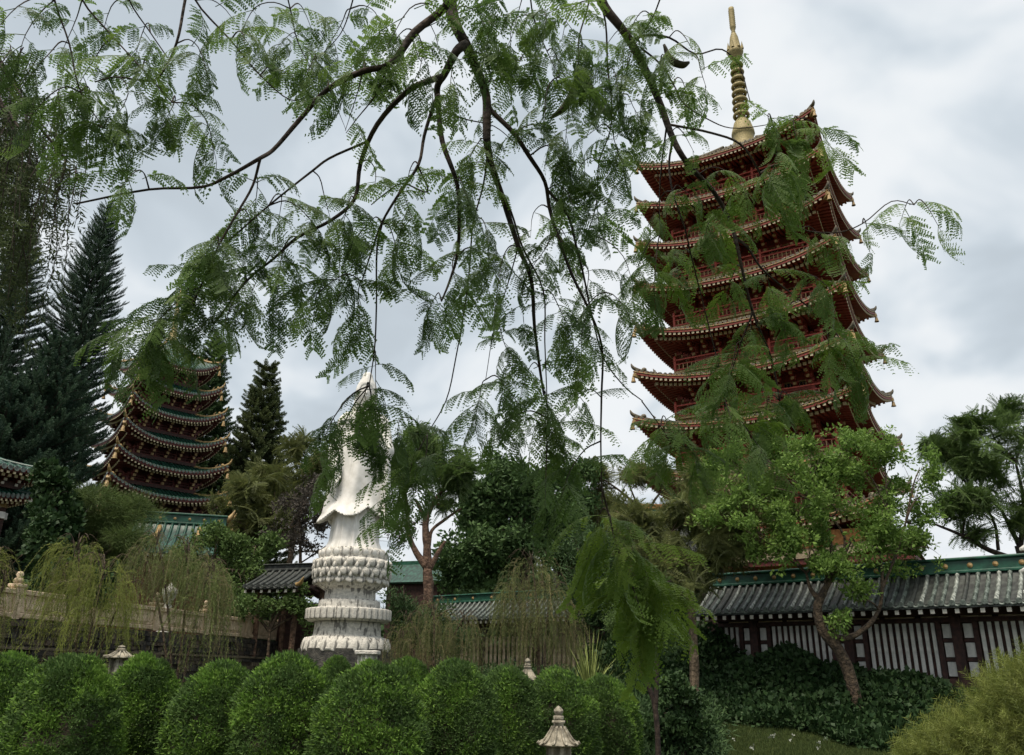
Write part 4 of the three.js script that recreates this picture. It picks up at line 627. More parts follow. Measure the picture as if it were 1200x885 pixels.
// ---------------------------------------------------------------- weeping shrubs
const strands = [0.25, 0.5, 0.8].map((b, k) => { const r = rng(60 + k), pts = (s) => V(b * (1 - Math.exp(-2.6 * s)), 0.16 * Math.sin(Math.min(1, s * 2.2) * 3.14) * b - 1.0 * Math.pow(s, 1.5), 0.02 * Math.sin(s * 9 + k)); return mergeGeometries([raw(leafSoup(52, (i) => { const s = i / 52, p = pts(s), d = pts(s + 0.02).sub(p).normalize().add(unit(r).multiplyScalar(0.95)).normalize(); return [p, d, perp(d, r), 0.07 * (0.4 + 1.0 * r()), 0.014, 0.1]; })), raw(taper([0, 0.25, 0.5, 0.75, 1].map(pts), [0.004, 0.002], 3, 2))]); });
function weeping(name, label, o) {
  const r = rng(treeSeed += 11), f = at(o.foot, o.topY, o.D), base = V(f.x, groundY(f.x, f.z), f.z), t = thing(name, label, 'shrub', base, 0, o.group), top = f.y - base.y, stems = [], pl = [];
  for (const [px, py, rx, len, n, dz = 0] of o.domes) {
    const c = at(px, py, o.D + dz).sub(base), k = 1 / pxPerMetre(at(px, py, o.D)), R = rx * k, Ls = len * k;
    stems.push(taper([V((r() - 0.5) * 0.2, -0.2, (r() - 0.5) * 0.2), V(c.x * 0.3, c.y * 0.5, c.z * 0.3), V(c.x * 0.85, c.y * 0.92, c.z * 0.85), c], [0.024, 0.02, 0.016, 0.008], 6, 4, 0.25));
    for (let i = 0; i < 8; i++) { const a = r() * 6.283, e = c.clone().add(V(Math.cos(a) * R * 0.8, -R * 0.25 + 0.1, Math.sin(a) * R * 0.8)); stems.push(taper([c.clone().add(V(0, -0.35 * r(), 0)), c.clone().lerp(e, 0.5).add(V(0, R * 0.28, 0)), e], [0.008, 0.005, 0.002], 4, 3)); }
    for (let i = 0; i < n * 1.25; i++) { const a = r() * 6.283, q = Math.sqrt(r()), d = q * R * 0.85, s = Ls * 0.55 * (0.5 + 0.8 * r()), p = c.clone().add(V(Math.cos(a) * d, -0.75 * R * q * q - 0.62 * Ls * Math.pow(r(), 1.5) + 0.12 * r(), Math.sin(a) * d)); if (noise.noise(p.x * 3, p.y * 2, p.z * 3) < -0.06) continue; pl.push([p, eul((r() - 0.5) * 0.5, -a + (r() - 0.5) * 1.6, (r() - 0.5) * 0.5), V(s * 0.6, s, s * 0.6), r() < (o.dry ?? 0.2) ? tint(r, ...TAN) : tint(r, ...(o.colors ?? OLIVE))]); }
  }
  part(t, 'stems', mg(stems), M.bark, 'stuff'); foliage(t, 'drooping_foliage', strands, M.leafSoft, pl); return t;
}
weeping('weeping_shrub', 'bright yellow-green weeping shrub with drooping fronds before the slate wall', { D: 13.4, foot: 120, topY: 650, domes: [[92, 634, 28, 100, 280], [124, 658, 38, 100, 340, -0.3], [74, 664, 14, 80, 60, 0.3], [150, 686, 22, 70, 90]], colors: YELLOW, dry: 0.12 });
weeping('weeping_shrub', 'brownish weeping shrub with dry drooping twigs beside the yellow-green one', { D: 14.6, foot: 232, topY: 650, domes: [[184, 630, 32, 70, 280], [222, 636, 34, 84, 320, 0.2], [246, 662, 24, 105, 300, -0.2], [168, 648, 24, 60, 150, 0.6]], colors: [[0.12, 0.16, 0.045], [0.21, 0.25, 0.08]], dry: 0.35 });
weeping('weeping_shrub', 'pale weeping shrub growing below the gate pavilion', { D: 12.2, foot: 2, topY: 660, domes: [[-12, 648, 32, 110, 340], [6, 676, 20, 90, 160]], colors: YELLOW, dry: 0.45 });
weeping('weeping_shrub', 'tall olive weeping shrub in front of the picket screen', { D: 21, foot: 636, topY: 650, domes: [[622, 652, 36, 90, 400], [646, 690, 32, 80, 300, -0.4], [598, 688, 18, 80, 150, 0.2], [668, 720, 20, 60, 110]], colors: OLIVE, dry: 0.2 });
weeping('weeping_shrub', 'low drooping olive shrub between the statue pedestal and the picket screen', { D: 20.5, foot: 512, topY: 720, domes: [[508, 706, 36, 75, 320], [545, 722, 24, 60, 220, -0.3], [478, 722, 24, 60, 200], [470, 745, 20, 40, 120]], colors: OLIVE, dry: 0.35 });

// ---------------------------------------------------------------- conifers
function conifer(name, label, o) {
  const r = rng(treeSeed += 13), tip = at(o.top[0], o.top[1], o.D), gy = TERRACE, base = V(tip.x, gy, tip.z), t = thing(name, label, 'conifer', base, 0, o.group), Ht = tip.y - gy, pl = [], wood = [];
  part(t, 'trunk', mg([taper([V(0, -0.3, 0), V(0, Ht * 0.5, 0), V(0, Ht, 0)], [0.22, 0.13, 0.02], 8, 6, 0.1)]), M.barkDark);
  for (let y = o.from; y < Ht - 0.15; y += o.whorl * (0.85 + 0.3 * r())) {
    const d = Ht - y, L = Math.min(o.maxL, o.slope * d + 0.14) * (0.9 + 0.2 * r()), n = d < 1 ? 5 : 7, a0 = r() * 6.28;
    for (let i = 0; i < n; i++) {
      const a = a0 + i / n * 6.283 + (r() - 0.5) * 0.3, up = o.up * (0.8 + 0.4 * r()), pt = (s) => V(Math.cos(a) * L * s, y + L * (up * s * s + o.lift * s), Math.sin(a) * L * s), l2 = L * (0.75 + 0.35 * r());
      wood.push(taper([pt(0), pt(0.5), pt(1)], [0.03, 0.018, 0.006], 4, 2));
      const m = Math.max(5, Math.round(L * o.ropes));
      for (let j = 0; j < m; j++) { const s = 0.12 + 0.88 * (j + r()) / m, p = pt(s), side = (r() < 0.5 ? -1 : 1) * (0.35 + 0.5 * r()), tg = pt(Math.min(1, s + 0.05)).sub(pt(s - 0.05)).normalize(), dir = tg.multiplyScalar(0.8).add(V(-Math.sin(a) * side, o.ropeUp, Math.cos(a) * side)).normalize(); pl.push([p, new THREE.Quaternion().setFromUnitVectors(V(0, 1, 0), dir), o.size * (0.75 + 0.5 * r()) * lerp(1, 0.7, s), tint(r, ...o.colors)]); }
    }
  }
  part(t, 'branches', mg(wood), M.barkDark, 'stuff'); foliage(t, 'needles', o.leaf, M.leaf, pl); return t;
}
conifer('tall_conifer', 'tall dark conifer with upswept branches and a pointed top beside the smaller pagoda', { top: [128, 236], D: 31, from: 1.0, whorl: 0.28, slope: 0.22, maxL: 1.55, up: 0.35, lift: 0.12, ropes: 25, ropeUp: 0.5, size: 1.05, colors: BLUEG, leaf: G.rope });
conifer('tall_conifer', 'tall dark conifer half hidden by hanging foliage above the gate pavilion', { top: [36, 262], D: 30, from: 1.0, whorl: 0.30, slope: 0.27, maxL: 2.8, up: 0.35, lift: 0.12, ropes: 25, ropeUp: 0.5, size: 1.05, colors: BLUEG, leaf: G.rope });
conifer('young_conifer', 'dense young conifer with plump upright foxtail shoots below the tall conifers', { top: [72, 398], D: 26, from: 1.6, whorl: 0.34, slope: 0.45, maxL: 1.85, up: 0.25, lift: 0.15, ropes: 11, ropeUp: 0.9, size: 1.0, colors: BLUEG, leaf: G.tail });
conifer('young_conifer', 'dark green conifer with foxtail shoots standing beside the gate pavilion roof', { top: [18, 440], D: 25, from: 1.0, whorl: 0.36, slope: 0.55, maxL: 2.4, up: 0.25, lift: 0.15, ropes: 11, ropeUp: 0.9, size: 1.0, colors: BLUEG, leaf: G.tail });

// ---------------------------------------------------------------- trees and shrubs
conifer('feathery_conifer', 'pointed feathery olive conifer standing beyond the smaller pagoda', { top: [314, 428], D: 52, from: 1.0, whorl: 0.5, slope: 0.27, maxL: 3.3, up: 0.05, lift: 0.12, ropes: 8, ropeUp: 0.5, size: 1.7, colors: [[0.05, 0.075, 0.028], [0.095, 0.12, 0.04]], leaf: G.tail });
conifer('feathery_conifer', 'dark conifer close behind the smaller pagoda', { top: [252, 405], D: 51, from: 1.0, whorl: 0.5, slope: 0.24, maxL: 3.0, up: 0.05, lift: 0.12, ropes: 8, ropeUp: 0.5, size: 1.7, colors: DARK, leaf: G.tail });
tree('spreading_tree', 'olive feathery tree spreading between the tall evergreen and the statue', { D: 34, trunk: [[335, 720, 0.16], [342, 640, 0.12], [356, 580, 0.08]], lobes: [[300, 588, 44, 20, 0, 260], [345, 560, 44, 20, 0.5, 260], [380, 545, 30, 22, 0, 200], [285, 620, 34, 22, 0, 220], [320, 612, 40, 22, 0.4, 260], [385, 590, 22, 16, 0.5, 90], [345, 520, 24, 12, 0, 90]], leaf: G.feather, colors: OLIVE, freq: 0.9, gap: 0.02, size: 1.15, mat: M.leafSoft, twig: 0.04 });
tree('purple_leaved_tree', 'thin dark purple-leaved tree against the sky beside the statue', { D: 29, trunk: [[352, 720, 0.07], [352, 660, 0.06], [350, 600, 0.03]], lobes: [[352, 585, 28, 26, 0, 240], [338, 620, 26, 18, 0, 150], [372, 605, 16, 22, 0, 110], [460, 580, 22, 26, 0.5, 120], [470, 620, 18, 20, 0.5, 80], [352, 640, 16, 10, 0, 60]], leaf: G.broad, colors: PURPLE, freq: 2.2, gap: 0.12, size: 0.75, twig: 0.018 });
tree('forked_tree', 'slender forked tree with reddish bark and feathery crown behind the statue', { D: 27, bark: M.barkRed, trunk: [[503, 770, 0.2], [502, 700, 0.17], [501, 664, 0.15]], limbs: [[[501, 666, 0.15], [488, 648, 0.1], [480, 630, 0.085], [477, 598, 0.07], [474, 570, 0.04]], [[502, 666, 0.16], [500, 640, 0.13], [499, 610, 0.11], [508, 590, 0.08], [520, 572, 0.04]], [[500, 612, 0.08], [494, 600, 0.06], [486, 585, 0.03]], [[502, 640, 0.08], [506, 622, 0.06], [520, 610, 0.05], [540, 596, 0.03]], [[503, 668, 0.1], [512, 650, 0.08], [522, 634, 0.04]]], lobes: [[505, 545, 42, 20, 0, 260], [470, 530, 34, 18, 0.4, 180], [535, 565, 28, 14, 0, 150], [500, 510, 34, 14, 0.3, 160], [540, 530, 26, 14, 0.5, 120], [458, 560, 20, 14, 0, 90], [520, 590, 20, 10, 0, 60]], leaf: G.feather, colors: MID, freq: 1.0, gap: 0.04, size: 0.95, mat: M.leafSoft });
tree('dense_green_tree', 'dense dark green tree with layered crown above the distant gallery', { D: 36, trunk: [[612, 740, 0.25], [615, 680, 0.2], [620, 620, 0.14]], lobes: [[590, 560, 34, 24, 0, 420], [625, 565, 36, 22, 0.5, 420], [570, 590, 30, 22, -0.3, 340], [605, 600, 40, 22, 0, 460], [650, 590, 36, 22, 0.3, 400], [585, 625, 36, 20, 0, 380], [560, 650, 34, 26, -0.4, 420], [640, 625, 34, 18, 0.4, 300], [540, 665, 22, 20, -0.6, 220], [605, 655, 34, 22, 0.2, 320], [675, 560, 26, 16, 0.2, 200]], leaf: G.broad, colors: [[0.04, 0.085, 0.026], [0.085, 0.15, 0.045]], freq: 0.9, gap: -0.12, size: 1.35, dense: 1.15 });
tree('dense_green_tree', 'broad mid-green tree filling the gap beside the main hall roof', { D: 40, trunk: [[690, 740, 0.22], [690, 680, 0.17], [692, 630, 0.1]], lobes: [[668, 600, 36, 22, 0, 300], [705, 610, 34, 20, 0.4, 260], [650, 635, 34, 20, 0, 260], [690, 645, 40, 22, 0.3, 320], [725, 640, 30, 20, 0.2, 220]], leaf: G.broad, colors: MID, freq: 0.9, gap: -0.05, size: 1.35 });
tree('flat_topped_tree', 'sparse flat-topped tree with bare curving limbs in front of the main hall', { D: 38, bark: M.bark, trunk: [[762, 720, 0.2], [760, 650, 0.15], [756, 606, 0.1]], limbs: [[[757, 612, 0.09], [745, 592, 0.07], [722, 572, 0.05], [704, 560, 0.02]], [[757, 608, 0.08], [768, 585, 0.06], [784, 568, 0.03]], [[750, 600, 0.06], [742, 580, 0.04], [735, 562, 0.02]], [[757, 640, 0.08], [735, 615, 0.05], [705, 600, 0.03]]], lobes: [[710, 552, 30, 8, 0, 110], [745, 556, 36, 9, 0.4, 130], [790, 560, 30, 12, 0, 140], [700, 575, 26, 9, 0.5, 80], [690, 600, 34, 14, -0.3, 160], [735, 590, 26, 8, 0, 60], [720, 620, 36, 18, -0.5, 200]], leaf: G.feather, colors: OLIVE, freq: 1.1, gap: 0.06, size: 1.1, mat: M.leafSoft, twig: 0.03 });
tree('feathery_tree', 'olive feathery tree with slim pale trunk at the end of the garden wall', { D: 19.5, bark: M.barkPale, trunk: [[812, 800, 0.11], [812, 740, 0.1], [808, 700, 0.08], [800, 660, 0.05]], limbs: [[[808, 702, 0.06], [830, 670, 0.045], [850, 640, 0.03]], [[808, 700, 0.06], [785, 660, 0.04], [770, 640, 0.02]]], lobes: [[790, 620, 44, 30, 0.4, 240], [830, 590, 50, 30, 0.6, 280], [860, 620, 44, 30, 0, 220], [800, 660, 44, 26, 0, 240], [760, 650, 34, 30, 0, 200], [850, 655, 26, 22, 0.4, 110], [880, 570, 36, 24, 0.8, 160], [740, 610, 36, 20, 0.6, 160], [845, 560, 34, 18, 1.0, 140]], leaf: G.feather, colors: OLIVE, freq: 1.2, gap: 0.0, size: 0.75, mat: M.leafSoft, twig: 0.022 });
tree('gnarled_tree', 'bright green leafy tree with gnarled trunk leaning in front of the garden wall', { D: 18.4, bark: M.bark, trunk: [[1010, 800, 0.14], [985, 765, 0.125], [966, 742, 0.115], [958, 715, 0.1], [962, 698, 0.095]], limbs: [[[962, 700, 0.09], [972, 682, 0.06], [985, 660, 0.05], [998, 630, 0.03]], [[966, 744, 0.08], [990, 748, 0.07], [1012, 738, 0.06], [1030, 715, 0.04], [1034, 680, 0.035], [1032, 640, 0.03], [1040, 600, 0.02]], [[960, 704, 0.07], [950, 690, 0.05], [945, 672, 0.02]], [[968, 684, 0.06], [975, 650, 0.045], [968, 610, 0.03]], [[985, 662, 0.04], [990, 630, 0.03], [960, 590, 0.02]], [[1034, 690, 0.03], [1050, 650, 0.03], [1062, 610, 0.02]]], lobes: [[885, 530, 30, 16, 0.6, 130], [925, 518, 34, 14, 0.4, 140], [1078, 548, 26, 20, 0.3, 140], [1085, 640, 18, 24, 0.2, 90], [835, 600, 26, 20, 0.3, 120], [862, 575, 30, 24, 0.4, 190], [870, 620, 26, 20, 0, 130], [848, 545, 24, 16, 0.6, 100], [1080, 580, 22, 26, 0.2, 150], [900, 560, 34, 24, 0.6, 240], [945, 545, 40, 24, 0, 340], [1000, 540, 44, 24, 0.3, 360], [1045, 560, 36, 30, 0.4, 300], [925, 600, 36, 26, 0, 260], [975, 590, 44, 30, -0.3, 380], [1030, 600, 40, 28, 0, 320], [1065, 615, 26, 34, 0.4, 220], [950, 640, 34, 26, -0.4, 240], [1000, 640, 38, 24, 0, 220], [1050, 650, 26, 24, 0.3, 120], [975, 668, 24, 18, -0.3, 100], [905, 640, 22, 22, 0, 90], [1010, 700, 16, 16, -0.2, 60], [985, 725, 14, 12, -0.3, 40], [990, 518, 30, 12, 0.3, 120], [1035, 525, 24, 16, 0.3, 120]], leaf: G.broad, colors: BRIGHT, freq: 2.0, gap: 0.07, size: 0.56, dense: 1.2, twig: 0.016, mat: M.leafSoft });
tree('feathery_tree', 'dark feathery tree with long limbs rising behind the end of the garden wall', { D: 23, bark: M.barkDark, trunk: [[1215, 760, 0.2], [1205, 690, 0.16], [1195, 640, 0.12]], limbs: [[[1203, 660, 0.1], [1160, 645, 0.07], [1128, 628, 0.05], [1095, 614, 0.03]], [[1170, 645, 0.05], [1166, 615, 0.04], [1150, 585, 0.02]], [[1198, 645, 0.08], [1185, 620, 0.06], [1170, 590, 0.03]], [[1196, 642, 0.08], [1200, 590, 0.06], [1190, 540, 0.03]]], lobes: [[1120, 515, 30, 16, 0, 130], [1160, 500, 36, 18, 0, 180], [1200, 500, 40, 26, 0.3, 220], [1130, 545, 34, 18, 0, 150], [1175, 545, 44, 26, -0.3, 240], [1215, 560, 36, 36, 0, 220], [1150, 590, 36, 20, -0.2, 160], [1120, 595, 22, 14, 0, 70], [1195, 610, 26, 18, 0, 110], [1100, 525, 18, 12, 0.3, 60], [1150, 620, 26, 10, 0, 70]], leaf: G.feather, colors: MID, freq: 1.3, gap: 0.06, size: 0.8, twig: 0.025 });
tree('small_pine', 'rounded yellowish pine with soft needles above the weeping shrubs', { D: 20, category: 'tree', trunk: [[112, 700, 0.1], [110, 660, 0.08], [112, 620, 0.04]], lobes: [[80, 610, 24, 18, 0, 260], [115, 598, 34, 20, 0, 420], [148, 605, 26, 18, 0.2, 260], [100, 628, 40, 16, 0, 360], [150, 630, 28, 14, 0, 220], [128, 648, 36, 14, 0.2, 260]], leaf: G.needle, colors: [[0.06, 0.10, 0.025], [0.12, 0.17, 0.045]], freq: 1.2, gap: -0.2, size: 1.0, aim: (u, r) => new THREE.Quaternion().setFromUnitVectors(V(0, 1, 0), u.clone().add(V(0, 0.6, 0)).normalize()) });
tree('ivy_column', 'column of dark green climbing leaves beside the gate pavilion', { D: 19, category: 'climbing plant', trunk: [[62, 700, 0.14], [62, 600, 0.1], [60, 560, 0.05]], lobes: [[62, 585, 24, 30, 0, 320], [66, 630, 28, 34, 0, 420], [72, 680, 34, 34, -0.2, 480], [40, 660, 24, 40, 0.2, 300], [100, 690, 30, 26, 0.4, 260], [58, 560, 18, 14, 0, 120]], leaf: G.ivy, colors: [[0.02, 0.05, 0.016], [0.05, 0.095, 0.03]], freq: 1.5, gap: -0.2, size: 1.0, mat: M.leafGloss });
tree('terrace_shrub', 'leafy green shrub by the hall with the green roof', { D: 27, category: 'shrub', gy: TERRACE, trunk: [[250, 720, 0.08], [252, 670, 0.05]], lobes: [[250, 650, 40, 26, 0, 320], [290, 670, 34, 24, 0, 260], [215, 660, 30, 24, 0.3, 220], [300, 640, 26, 20, 0.5, 160], [270, 700, 36, 20, -0.3, 200]], leaf: G.broad, colors: MID, freq: 1.3, gap: -0.05, size: 0.8 });
tree('terrace_shrub', 'low bushy shrub beside the pavilion with the dark roof', { D: 25.5, category: 'shrub', trunk: [[315, 770, 0.06], [316, 740, 0.04]], lobes: [[300, 715, 24, 16, 0, 140], [330, 710, 22, 14, 0, 110], [365, 722, 14, 20, 0.4, 90], [350, 700, 16, 10, 0.2, 70]], leaf: G.broad, colors: MID, freq: 1.6, gap: -0.05, size: 0.7 });
tree('dark_shrub', 'dark leafy mass of shrubs between the gallery and the feathery tree', { D: 24, category: 'shrub', trunk: [[700, 770, 0.12], [702, 720, 0.08]], lobes: [[700, 690, 40, 34, 0, 420], [745, 690, 40, 34, 0.4, 420], [720, 740, 50, 26, 0, 420], [680, 650, 30, 26, 0.4, 260], [790, 720, 30, 36, 0.6, 320], [770, 755, 36, 26, 0.2, 300]], leaf: G.fine, colors: DARK, freq: 1.0, gap: -0.1, size: 1.3 });
tree('dark_shrub', 'dark spreading shrub behind the right side of the statue pedestal', { D: 24.5, category: 'shrub', trunk: [[480, 780, 0.1], [480, 740, 0.06]], lobes: [[472, 735, 26, 26, 0, 240], [500, 745, 30, 20, 0.3, 220], [525, 715, 20, 16, 0.3, 120], [470, 700, 16, 18, 0.2, 110], [535, 752, 26, 18, 0.2, 160]], leaf: G.fine, colors: DARK, freq: 1.2, gap: -0.12, size: 1.1 });
tree('ivy_clad_stump', 'stump wrapped in dark ivy leaves standing at the foot of the feathery tree', { D: 15.5, category: 'climbing plant', trunk: [[800, 870, 0.12], [800, 820, 0.09], [798, 795, 0.05]], lobes: [[800, 812, 22, 20, 0, 220], [800, 840, 28, 26, 0, 320], [772, 850, 22, 20, 0.2, 160], [815, 855, 18, 16, -0.1, 110]], leaf: G.ivy, colors: DARK, freq: 2.2, gap: -0.2, size: 0.62, mat: M.leafGloss });
tree('two_stemmed_tree', 'young tree with two thin dark stems rising beside the last clipped bush', { D: 14.4, bark: M.barkDark, trunk: [[770, 860, 0.05], [766, 820, 0.045], [752, 790, 0.04], [744, 750, 0.035], [748, 700, 0.02]], limbs: [[[768, 830, 0.045], [770, 780, 0.035], [768, 740, 0.03], [775, 690, 0.015]]], lobes: [[748, 745, 30, 20, 0, 110], [775, 735, 22, 26, 0.2, 90], [735, 715, 28, 22, 0, 110], [770, 690, 26, 22, 0, 100]], leaf: G.fine, colors: MID, freq: 1.8, gap: 0.0, size: 0.7, mat: M.leafSoft });
{ // grassy clump of long arching leaves
  const p = at(692, 800, 16.5), y = groundY(p.x, p.z), t = thing('arching_grass', 'clump of pale yellow-green arching leaves behind the hedge', 'plant', V(p.x, y, p.z)), r = rng(77), h = at(692, 742, 16.5).y - y, blades = [];
  for (let i = 0; i < 110; i++) { const a = r() * 6.283, o = 0.2 + 0.75 * r() * r(), L = h * (0.6 + 0.5 * r()), pts = (s) => V(Math.cos(a) * o * s * s * 1.1, L * (s - 0.35 * o * s * s * s), Math.sin(a) * o * s * s * 1.1); for (let j = 0; j < 6; j++) { const s = 0.2 + j * 0.13, d = pts(s + 0.13).sub(pts(s)), l = d.length(); d.normalize(); blades.push([pts(s), d, V(-Math.sin(a), 0, Math.cos(a)), l * 1.7, 0.035 * (1.2 - s)]); } }
  const g = leafSoup(blades.length, (i) => blades[i]); const m = mat(lin(0.2, 0.24, 0.06), { side: THREE.DoubleSide }); part(t, 'blades', metreUV(g), m, 'stuff');
}
{ // near bush at the lower right corner
  const D = 5.2, c = at(1180, 850, D), base = V(c.x, 0, c.z), t = thing('golden_cypress_bush', 'feathery yellow-green conifer bush at the foot of the garden beside the lawn', 'bush', base), r = rng(91), pl = [], lobes = [[1205, 865, 50, 56], [1165, 888, 50, 34], [1125, 905, 44, 24], [1220, 830, 30, 38], [1190, 930, 90, 36], [1245, 880, 50, 70]];
  for (const [px, py, rx, ry] of lobes) { const w = at(px, py, D), k = 1 / pxPerMetre(w), cc = w.sub(base), R = V(rx * k, ry * k, rx * k); for (let i = 0; i < 620; i++) { const u = unit(r), p = u.clone().multiply(R).multiplyScalar(0.55 + 0.45 * Math.pow(r(), 0.5)).add(cc); if (p.y < 0.05 || noise.noise(p.x * 4, p.y * 4, p.z * 4) < -0.35) continue; pl.push([p, new THREE.Quaternion().setFromUnitVectors(V(0, 1, 0), u.add(V(-0.35, 0.55, 0.1)).add(unit(r).multiplyScalar(0.45)).normalize()), 0.55 + 0.5 * r(), tint(r, [0.13, 0.17, 0.03], [0.22, 0.25, 0.06])]); } }
  part(t, 'stems', mg([...Array(9)].map((_, i) => taper([V(0, -0.1, 0), V(Math.cos(i * 0.7) * 0.15, 0.5, Math.sin(i * 0.7) * 0.15), V(Math.cos(i * 0.7) * 0.4, 1.1, Math.sin(i * 0.7) * 0.35)], [0.04, 0.025, 0.008], 5))), M.bark, 'stuff');
  foliage(t, 'foliage', G.needleNear, M.leafSoft, pl);
}
// ---------------------------------------------------------------- ground cover
{
  const r = rng(33), t = (name, places, leaf, mt, label) => { const sets = leaf.map(() => []); places.forEach((p, i) => sets[i % leaf.length].push(p)); sets.forEach((l, i) => { const m = instances(scene, numbered(name), leaf[i], mt, l); m.userData.label = label; m.userData.category = 'ground cover'; }); };
  const ivy = [], cover = [], grass = [], dir = V(0, 0, 0);
  const [wa, wb] = level([836, 673.5], [1275, 644.5], 17.0); const along = V(wb.x - wa.x, 0, wb.z - wa.z), LL = along.length(); along.normalize(); const out = V(-along.z, 0, along.x); // towards the garden
  for (let i = 0; i < 15000; i++) { const s = r() * (LL + 4) - 3, d = 0.25 + 4.0 * Math.pow(r(), 1.4), p = wa.clone().addScaledVector(along, s).addScaledVector(out, d), b = 0.75 * lerp(1.5, 0.6, clamp(s / LL)) * smooth(3.4, 0.6, d) * (0.55 + 0.75 * (0.5 + noise.noise(s * 0.8, 0, d * 0.8))) + 0.15; if (d > 3.2 + 1.4 * noise.noise(s * 0.5, 3, 0)) continue; p.y = groundY(p.x, p.z) + b * Math.pow(r(), 0.35); ivy.push([p, spin(r), 0.7 + 0.6 * r(), tint(r, [0.018, 0.045, 0.014], [0.045, 0.085, 0.028])]); }
  t('ivy_cover', ivy, G.ivy, M.leafGloss, 'dark ivy covering the bank below the garden wall');
  for (let i = 0; i < 3600; i++) { const px = 740 + 300 * r(), D = 11.2 + 1.7 * r(), p = at(px, 876, D), top = 0.36 + 0.1 * noise.noise(p.x * 1.5, 0, p.z * 1.5) + 0.06 * noise.noise(p.x * 5, 0, p.z * 5); p.y = groundY(p.x, p.z) + top * Math.pow(r(), 0.3); cover.push([p, spin(r), 0.42 + 0.25 * r(), tint(r, [0.05, 0.10, 0.03], [0.10, 0.17, 0.06])]); }
  t('leafy_border', cover, G.ivy, M.leaf, 'strip of small bright leaves edging the lawn');
  const gg = [leafSoup(14, () => { const a = r() * 6.28, d = V(Math.cos(a) * 0.4, 1, Math.sin(a) * 0.4).normalize(); return [V((r() - 0.5) * 0.16, 0, (r() - 0.5) * 0.16), d, perp(d, r), 0.08 + 0.06 * r(), 0.009, 0.1]; })];
  for (let i = 0; i < 26000; i++) { const D = 11 + 11 * r(), px = 620 + 420 * r(), p = at(px, 800, D); p.y = groundY(p.x, p.z) - 0.01; grass.push([p, eul(0, r() * 6.28, 0), 0.6 + 0.6 * r(), tint(r, [0.045, 0.075, 0.018], [0.09, 0.12, 0.03])]); }
  t('lawn_grass', grass, gg, M.leaf, 'short grass on the lawn below the ivy bank');
  const bloom = []; for (let i = 0; i < 9; i++) { const p = at(850 + 120 * r(), 838 + 10 * r(), 16.4 + 0.6 * r()); p.y = groundY(p.x, p.z) + 0.12 + 0.2 * r(); bloom.push([p, spin(r), 0.5 + 0.3 * r(), lin(0.42, 0.44, 0.38)]); }
  t('white_blossoms', bloom, [ball(7, 0.06, 0.06, 0.05, 57, 0.6)], M.leaf, 'scattered small white blossoms at the foot of the ivy bank');
  const bank = []; for (let i = 0; i < 5200; i++) { const px = 380 + 460 * r(), D = 15 + 9 * r(), p = at(px, 790, D); p.y = groundY(p.x, p.z) + 0.35 * r(); bank.push([p, spin(r), 0.8 + 0.7 * r(), tint(r, ...DARK)]); }
  t('bank_plants', bank, G.fine, M.leaf, 'low dark plants covering the ground behind the hedge');
  const wood = []; for (let i = 0; i < 9000; i++) { const px = -60 + 1320 * r(), D = 56 + 22 * r(), p = at(px, 790, D), h = 3.1 + 4.2 * smooth(500, 560, px) * smooth(790, 700, px) + 1.5 * noise.noise(p.x * 0.12, 2, 0) + 0.9 * noise.noise(p.x * 0.5, 7, 0); p.y = groundY(p.x, p.z) + h * Math.pow(r(), 0.6); wood.push([p, spin(r), 3.2 + 2 * r(), tint(r, ...DARK)]); }
  t('distant_wood', wood, G.broad.slice(0, 1), M.leaf, 'far dark belt of trees behind the buildings');
}
